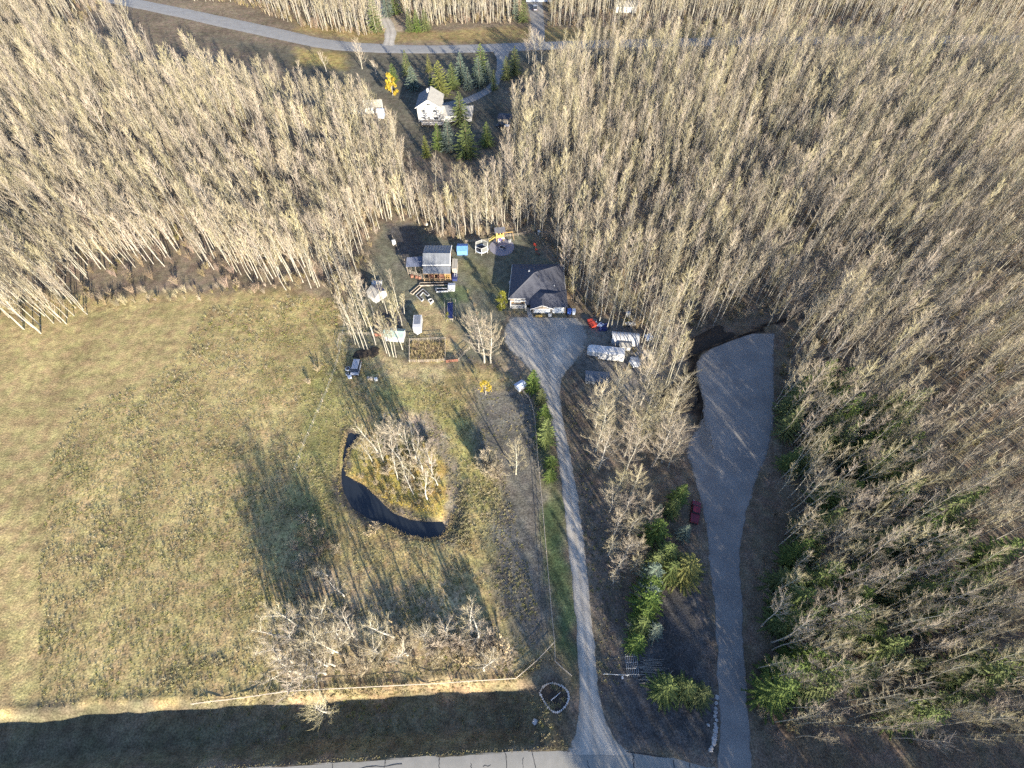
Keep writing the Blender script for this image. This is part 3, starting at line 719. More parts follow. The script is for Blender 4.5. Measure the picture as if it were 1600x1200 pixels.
# ------------------------------------------------------------------ single trees and groves in the open
def grove(name, pts, meshes, label, group, smin=.85, smax=1.1, cat='bare tree'):
    for i, p in enumerate(pts):
        g = P(*p[:2]); k = meshes[(i * 7 + int(p[0])) % len(meshes)]
        s = (p[2] if len(p) > 2 else smin + (smax - smin) * rnd.random())
        tree(name, k[0], k[1], g.x, g.y, s, label, cat, group)
def scatter(poly, spacing, seed):
    w = W(poly); rr = np.random.default_rng(seed); x0, y0 = w.min(0); x1, y1 = w.max(0)
    a, b = np.meshgrid(np.arange(x0, x1, spacing), np.arange(y0, y1, spacing)); a = a.ravel(); b = b.ravel()
    a = a + rr.uniform(-.45, .45, a.shape) * spacing; b = b + rr.uniform(-.45, .45, b.shape) * spacing
    k = inside(a, b, w); q = PX(a[k], b[k]); return list(zip(q[0], q[1]))
ASP = [a[:2] for a in asp]
grove('bare_poplar', [(748,549,1.25),(757,567,1.5),(767,567,1.3)], wide, 'bare spreading poplar in the clump beside the gravel parking area', 'poplar clump by the parking area')
grove('bare_aspen', [(609,556),(615,557),(619,558),(629,546),(604,551)], ASP, 'slender bare aspen in the clump in front of the green-roofed shed', 'aspens before the green-roofed shed', .85, 1.05)
grove('bare_aspen', [(562,543),(569,546),(575,547),(587,538),(555,538),(583,524),(566,528),(549,526),(574,512)], ASP, 'slender bare aspen in the clump left of the red-brown gate panel', 'aspens left of the red-brown gate panel', .85, 1.1)
grove('bare_aspen', [(546,500),(560,490),(553,478),(570,480),(585,497),(605,490),(614,500),(622,480),(598,472),(632,492),(628,508)], ASP, 'slender bare aspen among the small sheds left of the tan lawn', 'aspens among the small sheds', .7, .95)
grove('bare_poplar', [(590,708,1.15),(602,700,1.2),(614,694,1.5),(636,698,1.3),(648,704,1.2),(633,738,1.15),(652,724,1.1),(661,738,1.2),(624,712,1.15),(600,722,.9),(672,724,1.0),(582,722,.9),(618,726,1.0),(642,716,1.1),(676,742,1.0),(648,748,.9),(684,758,.8),(622,750,.8)], birch + wide[:1], 'bare grey birch standing on the upper part of the pond island', 'birches on the upper pond island')
grove('bare_birch', [(668,780,1.0),(646,772,.9)], birch, 'bare pale birch low on the island near the open water', 'birches low on the island')
grove('bare_poplar', [(806,741,1.05)], wide, 'single rounded bare tree beside the paddock fence, right of a twiggy bush', None)
grove('bare_poplar', [(566,108,.9)], wide, 'rounded bare tree on the grass below the curving rear road', None)
grove('bare_birch', [(588,116,.7)], birch, 'small slim bare tree just right of the rounded one by the rear road', None)
grove('bare_birch', [(510,112,1.0)], birch, 'thin bare tree standing alone on the sunlit grass below the rear road', None)
grove('bare_poplar', scatter([(908,668),(955,622),(1040,612),(1058,645),(1032,728),(985,738),(940,738),(915,712)], 4.3, 3), wide, 'bare spreading poplar in the large grove right of the gravel driveway', 'poplar grove right of the drive', 1.15, 1.45)
grove('bare_poplar', [(1034,722,1.4),(1044,730,1.1)], wide, 'bare spreading poplar at the edge of the grey gravel lot', 'poplars at the edge of the gravel lot')
grove('bare_aspen', scatter([(1000,528),(1045,505),(1062,560),(1052,612),(1010,612),(990,575)], 2.9, 4), ASP, 'tall bare aspen in the strip between the silver trailer yard and the gravel lot', 'aspen strip beside the gravel lot', .95, 1.15)
grove('bare_poplar', [(952,800,0.93),(962,772,0.85),(985,775,0.9),(975,806,0.93),(1000,800,0.85),(958,836,0.93),(980,838,0.96),(1006,826,0.78),(950,868,0.78),(972,872,0.85),(990,868,0.85),(962,896,0.7),(985,892,0.7)], wide, 'mid-sized bare poplar in the loose grove between the drive and the spruce row', 'poplars between drive and spruces')
grove('bare_birch', [(958,912,.6),(992,930,.5),(982,982,.4)], birch, 'thin bare sapling below the loose poplar grove beside the drive', 'thin saplings beside the drive')
grove('bare_birch', [(492,1058),(509,1053),(480,1040),(498,1034),(470,1052),(520,1020),(533,1022),(545,1008),(550,992),(528,1000),(505,1005),(485,1010),(466,1015),(476,985),(512,985),(540,978),(498,965),(470,968),(558,1000),(488,1022),(474,1030),(512,1040),(524,1040),(504,1018),(536,1002),(462,1000),(458,1036),(516,1002),(490,992),(478,1060),(530,985),(448,1040),(440,1015)], birch,
      'crooked white birch in the thicket at the lower left of the field', 'crooked birches of the lower left field', 1.0, 1.4)
grove('bare_birch', [(538,932,.9),(513,900,.8)], birch, 'small white birch on the sunlit slope above the thicket', 'small birches above the thicket')
grove('bare_birch', [(616,997,1.3),(637,1024,1.15),(737,996,1.4),(750,1004,1.5),(757,1048,1.2),(700,985,1.1),(665,1000,1.2),(590,1020,1.3)], birch, 'small bare birch among the shrubs along the lower field edge', 'small birches along the lower field edge')
grove('bare_poplar', [(512,1112,1.15)], wide, 'spreading bare tree reaching over the ditch at the lower left corner', None)
grove('bare_aspen', [(604,345,.9),(608,341,.95),(611,343,.85)], ASP, 'white-trunked aspen standing forward of the woods at the turned garden plot', 'white aspens at the turned garden plot')
grove('bare_aspen', [(948,516),(955,512),(936,503),(962,518),(972,512),(985,516),(996,512)], ASP, 'pale aspen standing behind the white arched tent shelter', 'aspens behind the arched shelter', .9, 1.1)
grove('bare_birch', [(832,96,1.3),(838,104,1.5),(826,100,1.2),(846,98,1.3),(822,90,1.2)], birch, 'bare clumped birch in front of the rear road beside the spruces', 'birch clump at the rear road')
n_single = len(TREES)

# woods: the nearest stand as individuals, the rest as one mass
dep = wy * CT + CAMH * ST
inview = (ppx > 468) & (ppx < 1132) & (ppy > 150) & (wy > 5)
order = np.argsort(np.where(inview, dep, 1e9))
near = set(order[:max(0, 300 - n_single)].tolist())
AREA = [(lambda x, y: x < 520 and y < 330, 'slim bare aspen at the far left of the woods above the fenced field', 'aspens far left'),
        (lambda x, y: x < 560, 'slim bare aspen at the woods edge above the fenced left field', 'aspens above the left field'),
        (lambda x, y: x < 640, 'slim bare aspen left of the turned garden plot', 'aspens left of the garden plot'),
        (lambda x, y: x < 740 and y > 290, 'slim bare aspen in the tree wall behind the timber barn', 'aspens behind the barn'),
        (lambda x, y: x < 800 and y > 290, 'slim bare aspen in the tree wall behind the trampoline', 'aspens behind the trampoline'),
        (lambda x, y: x < 862 and y > 290, 'slim bare aspen in the tree wall right of the play tower', 'aspens right of the play tower'),
        (lambda x, y: x < 930, 'slim bare aspen in the woods right beside the hip-roofed house', 'aspens beside the house'),
        (lambda x, y: x < 1000, 'slim bare aspen in the woods above the red tubs and arched shelter', 'aspens above the arched shelter'),
        (lambda x, y: x < 1065, 'slim bare aspen in the woods between arched shelter and gravel lot', 'aspens above the aspen strip'),
        (lambda x, y: True, 'slim bare aspen in the woods above the dark bank of the gravel lot', 'aspens above the gravel lot')]
mass = []
for i in range(len(wx)):
    v = int(nr.integers(NASP)); s = float(nr.uniform(.78, 1.08)) * (.9 + .2 * float(vnoise(wx[i], wy[i], 18, 40)))
    if i in near:
        for f, lab, g in AREA:
            if f(ppx[i], ppy[i]):
                tree('bare_aspen', asp[v][0], asp[v][1], float(wx[i]), float(wy[i]), s, lab, 'bare tree', g); break
    else: mass.append((wx[i], wy[i], 0, nr.uniform(0, 6.28), s, v))
mass = np.array(mass); mass[:, 2] = H(mass[:, 0], mass[:, 1])
stuff_points('bare_aspen_woods', [joined('aspen_%d' % i, [(a[2], M['bark']), (a[3], M['twig'])]) for i, a in enumerate(asp)], mass, 'dense leafless aspen woods filling the land around and behind the houses', 'woods')

# spruces added beyond the lot and across the front road to deepen shade
sx_, sy_ = jgrid(10, 130, -75, 75, 4.2)
k = ((sy_ < -10) & (sx_ > 12 - .53 * sy_)) | ((sy_ > 6) & ~inside(sx_, sy_, wCLEAR[0]) & (sx_ < 95))
k &= nr.random(len(sx_)) < .30 + .55 * vnoise(sx_, sy_, 16, 81)
sx_, sy_ = sx_[k], sy_[k]; n = len(sx_)
stuff_points('spruce_woods', [joined('spruce_%d' % i, [(spr_mb[i][0], M['spruce_bark']), (spr_mb[i][1], M['needle'])]) for i in range(4)], np.stack([sx_, sy_, H(sx_, sy_), nr.uniform(0, 6.28, n), nr.uniform(1.2, 1.85, n), nr.integers(0, 4, n)], 1), 'dark spruces added for shade in the woods beyond the grey gravel lot', 'woods')

# brush under the trees
bx_, by_ = jgrid(-300, 300, 4, 350, 3.6)
qx, qy = PX(bx_, by_); k = (qx > -80) & (qx < 1680)
for c in wCLEAR: k &= ~inside(bx_, by_, c)
k &= nr.random(len(bx_)) < .45 + .5 * (vnoise(bx_, by_, 12, 61) - .3)
bx_, by_ = bx_[k], by_[k]; n = len(bx_)
und = np.stack([bx_, by_, H(bx_, by_), nr.uniform(0, 6.28, n), nr.uniform(.5, 1.15, n), nr.integers(0, 7, n)], 1)
stuff_points('undergrowth', [joined('brush_%d' % i, [(b, M['brown_twig'])]) for i, b in enumerate(bush)] + [joined('leafy_brush_%d' % i, [(c, M['brown_twig']), (l, M['leaf_brush'])]) for i, (c, l) in enumerate(tanb)], und, 'brown leafless brush growing under the aspen woods', 'brush')

# brush along the edges of the woods
ex, ey = jgrid(-300, 120, 60, 350, 1.9); qx, qy = PX(ex, ey); k = (qx > -60) & (qx < 1660)
dd_ = np.maximum(sdist(ex, ey, wCLEAR[0]), sdist(ex, ey, wCLEAR[1])); k &= (dd_ < .5) & (dd_ > -5) & (nr.random(len(ex)) < .55)
ex, ey = ex[k], ey[k]; n = len(ex)
stuff_points('edge_brush', [joined('edge_brush_%d' % i, [(b, M['twig'])]) for i, b in enumerate(bush)] + [joined('edge_leafy_%d' % i, [(c, M['brown_twig']), (l, M['leaf_brush'])]) for i, (c, l) in enumerate(tanb)], np.stack([ex, ey, H(ex, ey), nr.uniform(0, 6.28, n), nr.uniform(.3, .9, n), nr.integers(0, 7, n)], 1), 'low twiggy brush fringing the edges of the aspen woods', 'brush')

# shrubs one can tell apart
bush_m = [b.mesh('twigs', M['pale_twig']) for b in full]; bush_b = [b.mesh('twigs', M['brown_twig']) for b in bush]
tan_m = [(c.mesh('twigs', M['pale_twig']), l.mesh('leaves', M['leaf_tan'])) for c, l in tanb]
gold_m = [(c.mesh('twigs', M['twig']), l.mesh('leaves', M['leaf_gold'])) for c, l in tanb]
brush_m = [(c.mesh('twigs', M['brown_twig']), l.mesh('leaves', M['leaf_brush'])) for c, l in tanb]
def shrubs(name, pts, kind, label, group, smin=.8, smax=1.2):
    for i, p in enumerate(pts):
        g = G(p[0], p[1]); s = p[2] if len(p) > 2 else smin + (smax - smin) * rnd.random()
        o = thing(name, label, 'shrub', g, rnd.random() * 6.28, group); o.scale = (s, s, s)
        k = kind[i % len(kind)]
        if isinstance(k, tuple): link('twigs', k[0], o); link('leaves', k[1], o)
        else: link('twigs', k, o)
shrubs('bare_shrub', [(768,738,1.9),(759,730,1.6),(777,746,1.6),(764,748,1.5)], bush_m, 'grey twiggy bush beside the rounded bare tree near the paddock fence', 'twiggy bushes by the paddock fence')
shrubs('tan_shrub', scatter([(556,735),(575,712),(620,715),(680,745),(690,790),(650,790),(600,772),(570,752)], 2.6, 8), tan_m, 'tan-leaved shrub on the pond island', 'tan shrubs on the island', .45, .75)
shrubs('golden_shrub', [(612,786),(628,790),(640,793),(652,796),(664,797),(676,798),(692,780),(695,765),(690,793),(602,778)], gold_m, 'golden shrub along the sunlit lower shore of the island', 'golden shrubs on the island shore', .4, .6)
shrubs('bare_shrub', scatter([(600,690),(660,688),(690,715),(660,735),(640,770),(590,745),(580,715)], 3.2, 9), bush_m, 'grey leafless shrub under the birches of the island', 'grey shrubs under the island birches', .6, 1.0)
shrubs('tan_shrub', [(585,832,1.0),(578,838,.8),(592,826,.8)], tan_m, 'tan shrub on the near bank of the pond', 'tan shrubs on the near bank')
shrubs('grey_shrub', [(478,815),(492,822),(505,838),(470,838),(515,855),(488,848),(466,860),(528,862),(500,868),(475,885),(495,905),(466,915),(480,935)], bush_m + bush_b, 'grey scrubby bush in the patch left of the pond', 'scrub left of the pond', .8, 1.25)
shrubs('dry_shrub', [(620,985),(655,1000),(640,1015),(676,1012),(664,990),(690,1004),(708,1022),(735,1020),(725,1035),(560,1030),(590,1035),(575,1045),(650,1040),(605,1010),(630,1000),(685,1030),(600,1045),(545,1045),(700,1005),(716,1008)], tan_m[:1] + bush_m, 'dry tan bush on the lower edge of the field', 'dry bushes on the lower field edge', .9, 1.4)
shrubs('golden_shrub', [(782,1022,1.9)], [tan_m[2]], 'large rounded golden-tan bush at the lower right of the field', None)
shrubs('bare_shrub', [(745,1000,1.6),(765,1005,1.5),(760,1036,1.4),(790,1034,1.4),(772,1012,1.5),(752,1018,1.4)], bush_m, 'pale twiggy bush around the large golden-tan one', 'pale bushes round the golden one')
shrubs('tan_shrub', [(497,580,.9),(484,600,.7)], tan_m, 'tan bush outside the left field fence', 'tan bushes outside the fence')
shrubs('rough_shrub', [(1000,560,.6),(990,552,.7),(1008,548,.6),(985,575,.6),(975,580,.6),(960,578,.5),(1005,575,.6)], brush_m, 'overgrown brush patch behind the trailer', 'brush behind the trailer')
shrubs('garden_shrub', [(790,490,.4),(797,491,.45),(804,489,.4),(810,492,.35),(816,490,.4)], brush_m, 'small garden shrub in the bed before the house porch', 'garden shrubs before the porch')
shrubs('border_shrub', [(736,468,.4),(742,480,.45),(746,492,.45),(749,505,.4),(752,517,.4),(731,458,.35)], brush_m + bush_m[:1], 'low plant in the curved border between lawn and garden', 'plants of the curved border')
shrubs('golden_shrub', [(572,340,1.5),(566,352,1.2)], [tan_m[1]], 'pale gold leafy thicket at the edge of the left woods', 'gold thicket of the left woods')

# leafy trees
def leafy_tree(base, tip, rad, m, label, seed, bottom=.2, n=2200, s=.13, name='golden_tree'):
    h = tall(base, tip); g = G(*base); T, C = leafy(seed, h, rad, bottom, n, s)
    o = thing(name, label, 'tree', g, 0); T.build('trunk', M['bark'], o); C.build('crown', M[m], o)
leafy_tree((614,149), 114, 2.6, 'leaf_gold', 'bright yellow leafy tree beside the neighbouring white house', 901, .1, 3000, .22)
leafy_tree((759,617), 597, 1.35, 'leaf_gold', 'small yellow lollipop-shaped tree alone in the shaded paddock', 902, .38, 1300, .11)
leafy_tree((784,484), 455, 1.5, 'leaf_lime', 'columnar yellow-green tree at the left corner of the house', 903, .02, 3200, .11, 'columnar_tree')
leafy_tree((905,425), 378, 2.0, 'leaf_tan', 'pale gold leafy birch in the woods right of the house', 904, .3, 1500, .13)
leafy_tree((1008,232), 195, 2.2, 'leaf_tan', 'orange-tinted leafy birch deep in the right woods', 905, .3, 1500, .17)
leafy_tree((700,500), 488, .7, 'leaf_lime', 'small yellow-green bush at the corner of the navy covered bed', 906, .0, 500, .08, 'leafy_bush')

# spruces: (base, tip row, width factor, needles, label)
SPR = [
 ((832,609),576,1.0,'needle','topmost spruce of the row left of the gravel drive, beside the small white hut'),
 ((845,630),606,.8,'needle','small dark spruce second from the top in the row left of the drive'),
 ((850,654),630,1.0,'needle','lime green spruce third from the top in the row left of the drive'),
 ((852,692),652,1.15,'needle','largest lime green spruce of the row left of the drive'),
 ((846,672),650,.9,'needle','dark green spruce hugging the paddock fence behind the largest drive spruce'),
 ((860,726),713,1.0,'needle','slim dark green young spruce just below the largest drive spruce'),
 ((859,746),732,1.0,'needle','lowest young spruce of the row left of the drive'),
 ((1074,756),'h9',1.0,'needle','tall green spruce just up-left of the parked maroon car'),
 ((1061,779),'h8',.9,'needle','narrow lime spruce directly left of the maroon car'),
 ((1036,814),'h9',1.1,'needle','bushy spruce with lime tips at the top left of the spruce row'),
 ((1034,787),'h5',.9,'needle_blue','little blue-green spruce among bare trees left of the maroon car'),
 ((1078,820),'h7',1.0,'needle_blue','blue-green spruce just below the maroon car'),
 ((1053,851),'h10',1.1,'needle','dark green spruce at the head of the curved spruce row'),
 ((1086,873),'h11',1.2,'needle_gold','golden green spruce at the right end of the curved spruce row'),
 ((1060,878),'h10',1.1,'needle','lime green spruce in the middle of the curved spruce row'),
 ((1032,882),'h10',1.1,'needle_blue','blue-green spruce at the left bend of the curved spruce row'),
 ((1027,904),'h10',1.05,'needle','lime spruce just below the bend of the curved row'),
 ((1022,928),'h10',1.05,'needle','broad green spruce in the lower half of the curved row'),
 ((1018,950),'h9',1.0,'needle','last green spruce at the foot of the curved row'),
 ((1032,976),'h8',1.0,'needle_blue','pale silvery spruce below the curved row'),
 ((1036,864),'h9',1.0,'needle','dark green spruce between the blue-green one and the head of the curved row'),
 ((1024,916),'h9',1.0,'needle_blue','blue-green spruce tucked into the middle of the curved row'),
 ((1012,968),'h9',1.0,'needle','dark spruce filling the foot of the curved row'),
 ((1004,996),'h9',1.0,'needle','dark green spruce just above the pile of poles'),
 ((1053,1070),'h10',1.05,'needle','left spruce of the three near the lower right corner'),
 ((1082,1071),'h9',1.0,'needle','middle spruce of the three near the lower right corner'),
 ((1110,1080),'h9',1.0,'needle','right spruce of the three near the lower right corner'),
 ((637,117),82,.9,'needle','tall green spruce at the upper left of the white house garden'),
 ((646,138),106,1.1,'needle_blue','broad pale blue spruce behind the roof of the white house'),
 ((616,128),101,.8,'needle','dark spruce behind the bright yellow tree'),
 ((671,112),87,.7,'needle_gold','small rusty-topped spruce between the rear road and the white house'),
 ((674,136),116,.8,'needle','little green spruce behind the white house beside the golden one'),
 ((689,147),99,1.0,'needle_gold','golden green spruce right behind the white house'),
 ((708,138),101,.85,'needle','slim green spruce right of the golden one behind the white house'),
 ((721,126),85,.9,'needle_blue','tall blue spruce in the shaded stand by the rear road'),
 ((732,140),108,.85,'needle_blue','dark blue spruce low in the shaded stand behind the white house'),
 ((752,117),72,.9,'needle','tallest green spruce of the stand beside the neighbour drive'),
 ((749,134),92,.85,'needle_blue','shaded blue spruce in front of the tallest one by the neighbour drive'),
 ((763,126),96,.85,'needle_blue','dark blue spruce against the neighbour drive'),
 ((772,140),112,.8,'needle','short dark spruce on the inside bend of the neighbour drive'),
 ((791,123),90,.85,'needle','green spruce on the right side of the neighbour drive'),
 ((804,116),76,.8,'needle','slim spruce right of the neighbour drive near the birch clump'),
 ((720,190),147,1.05,'needle','big green spruce in front of the right wing of the white house'),
 ((686,232),196,.95,'needle','green spruce below the deck of the white house'),
 ((702,234),190,.8,'needle_blue','blue spruce below the deck of the white house'),
 ((730,244),193,.9,'needle','tall green spruce down-right of the white house'),
 ((761,226),193,.95,'needle','bushy green spruce beside the parked dark truck'),
 ((667,244),214,.8,'needle_gold','yellow-green spruce lowest on the left below the white house'),
 ((589,50),-4,.7,'needle','very tall pale spruce left of the dirt drive across the rear road'),
 ((607,26),-18,.7,'needle_blue','blue spruce right of the dirt drive at the top edge'),
 ((619,22),-20,.7,'needle','dark green spruce at the top edge right of the blue one'),
 ((641,50),16,.75,'needle','left one of the three small spruces across the rear road'),
 ((653,50),18,.75,'needle','middle one of the three small spruces across the rear road'),
 ((666,48),16,.75,'needle','right one of the three small spruces across the rear road'),
 ((818,34),-8,.7,'needle','tall spruce beside the far drive with the parked truck'),
 ((806,30),-12,.6,'needle_blue','dark spruce half behind the tall one at the far drive'),
]
for i, (b, tp, wf, nd, lab) in enumerate(SPR):
    if isinstance(tp, str):                       # given by the tip and a height
        h = float(tp[1:]); g = P(b[0], b[1], h); g.z = h1(g.x, g.y)
    else: g = G(*b); h = tall(b, tp)
    v = spr[i % 4]
    o = thing('spruce_tree', lab, 'spruce', g, rnd.random() * 6.28, 'spruces'); o.scale = (h / 9 * .62 * wf + .5 * wf, h / 9 * .62 * wf + .5 * wf, h / 9)
    if isinstance(tp, str): o.scale = (h / 9 * wf * 1.25, h / 9 * wf * 1.25, h / 9)
    if b[1] < 260: o.scale = (h / 9 * wf * 1.7, h / 9 * wf * 1.7, h / 9 * 1.15)
    link('trunk', v[0], o); link('crown', v[1][nd], o)

# ------------------------------------------------------------------ grass
def tuft(seed, n, h, spread):
    r = random.Random(seed); mb = MB()
    for i in range(n):
        az = r.random() * 6.28; o = Vector((math.cos(az), math.sin(az), 0)); q = spread * r.random() ** .6; b = o * q * .6; s = Vector((-o.y, o.x, 0)) * (.018 + .02 * r.random())
        hh = h * (.5 + .7 * r.random()); tip = b + o * (q * .5 + .5 * hh * r.random()) + Vector((rv(r, .1), rv(r, .1), hh)); k = len(mb.v)
        mb.v += [tuple(b - s), tuple(b + s), tuple(tip)]; mb.f.append((k, k+1, k+2))
    return mb
dry_t = [joined('dry_tuft_%d' % i, [(tuft(800 + i, 46, .5 + .1 * i, .5), M['grass_dry'])]) for i in range(3)]
grn_t = [joined('green_tuft_%d' % i, [(tuft(820 + i, 46, .42, .5), M['grass_green'])]) for i in range(2)]
def grass(name, poly, spacing, label, smin, smax, pickf, dens=.8, ns=3.0, avoid=()):
    w = W(poly) if not isinstance(poly, np.ndarray) else poly
    x0, y0 = w.min(0); x1, y1 = w.max(0); a, b = jgrid(x0, x1, y0, y1, spacing); k = inside(a, b, w)
    k &= sdist(a, b, wPOND) < -.3
    k &= nr.random(len(a)) < dens * (.25 + 1.3 * vnoise(a, b, ns, 71))
    for av in avoid: k &= ~inside(a, b, W(av))
    a, b = a[k], b[k]; n = len(a)
    stuff_points(name, dry_t + grn_t, np.stack([a, b, H(a, b), nr.uniform(0, 6.28, n), nr.uniform(smin, smax, n) * (.6 + .8 * vnoise(a, b, 5, 72)), pickf(a, b, n)], 1), label, 'grass')
mixed = lambda a, b, n: np.where(vnoise(a, b, 9, 75) + nr.uniform(-.25, .25, n) > .52, nr.integers(3, 5, n), nr.integers(0, 3, n))
grass('rough_grass', [(120,640),(330,560),(462,490),(530,540),(600,590),(680,590),(740,640),(790,740),(830,900),(850,1000),(790,1050),(462,1070),(220,1095),(60,1110),(60,900),(80,720)], .72, 'rough clumped grass of the field around the pond', .28, .8, mixed, .9)
grass('bank_grass', [(300,1090),(462,1074),(640,1068),(800,1058),(860,1010),(866,1030),(805,1070),(640,1082),(462,1092),(300,1105)], .55, 'dry brown grass along the top of the ditch bank', .5, .9, lambda a, b, n: nr.integers(0, 3, n), 1.2)
grass('verge_grass', [(300,1200),(530,1184),(700,1174),(870,1166),(890,1160),(885,1172),(700,1180),(530,1191),(300,1208)], .32, 'pale dry grass along the edge of the paved road', .14, .3, lambda a, b, n: nr.integers(0, 3, n), .8)
grass('ditch_grass', [(462,1090),(800,1080),(880,1090),(885,1160),(462,1180),(300,1195),(300,1105)], 1.0, 'short weedy grass in the roadside ditch', .4, .8, mixed, .7)
grass('outer_field_grass', [(165,700),(330,480),(462,462),(535,470),(525,530),(462,488),(330,560)], 1.0, 'thin grass of the field beyond the left fence', .5, 1.1, mixed, .8)
grass('yard_grass', [(545,480),(640,470),(735,560),(780,565),(840,640),(850,720),(760,720),(640,600),(560,600),(530,560)], 1.1, 'short grass around the garden and upper paddock', .25, .55, mixed, .7, avoid=([(640,530),(700,530),(700,566),(640,566)],))
grass('drive_verge_grass', [(880,620),(905,740),(930,1000),(940,1100),(985,1060),(975,900),(930,740),(895,620)], 1.0, 'dull grass between the drive and the bare grove', .4, .9, mixed, .6)
grass('moat_reeds', [(690,850),(735,850),(735,800),(722,760),(712,800),(700,830)], .5, 'grey dead reeds in the dry end of the moat', .6, 1.1, lambda a, b, n: nr.integers(0, 3, n), 1.0)

# ------------------------------------------------------------------ buildings
def rect_window(parent, c, w, h, face='y', frame=None, sill=True):
    """window on a wall: frame with a pane set back in it; c is the centre on the wall face, the face looks towards -y or +x / -x"""
    mb = MB(); t = .07; d = .09
    def B(m, cx, cz, sx, sz, off, dep):
        if face == 'y': m.box((c[0] + cx, c[1] - off, c[2] + cz), (sx, dep, sz))
        else:
            sg = 1 if face == 'x' else -1; m.box((c[0] + sg * off, c[1] + cx, c[2] + cz), (dep, sx, sz))
    for cx, cz, sx, sz in ((0, h/2, w + 2*t, t*2), (0, -h/2, w + 2*t, t*2), (-w/2, 0, t*2, h - 2*t), (w/2, 0, t*2, h - 2*t), (0, 0, t, h - 2*t)): B(mb, cx, cz, sx, sz, .03, d)
    f = mb.build('window', frame or M['white'], parent)
    p = MB(); B(p, 0, 0, w - .02, h - .02, .012, .03); p.build('pane', M['glass'], f)
    if sill:
        q = MB(); B(q, 0, -h/2 - .11, w + .3, .07, .07, .16); q.build('sill', frame or M['white'], f)
    return f

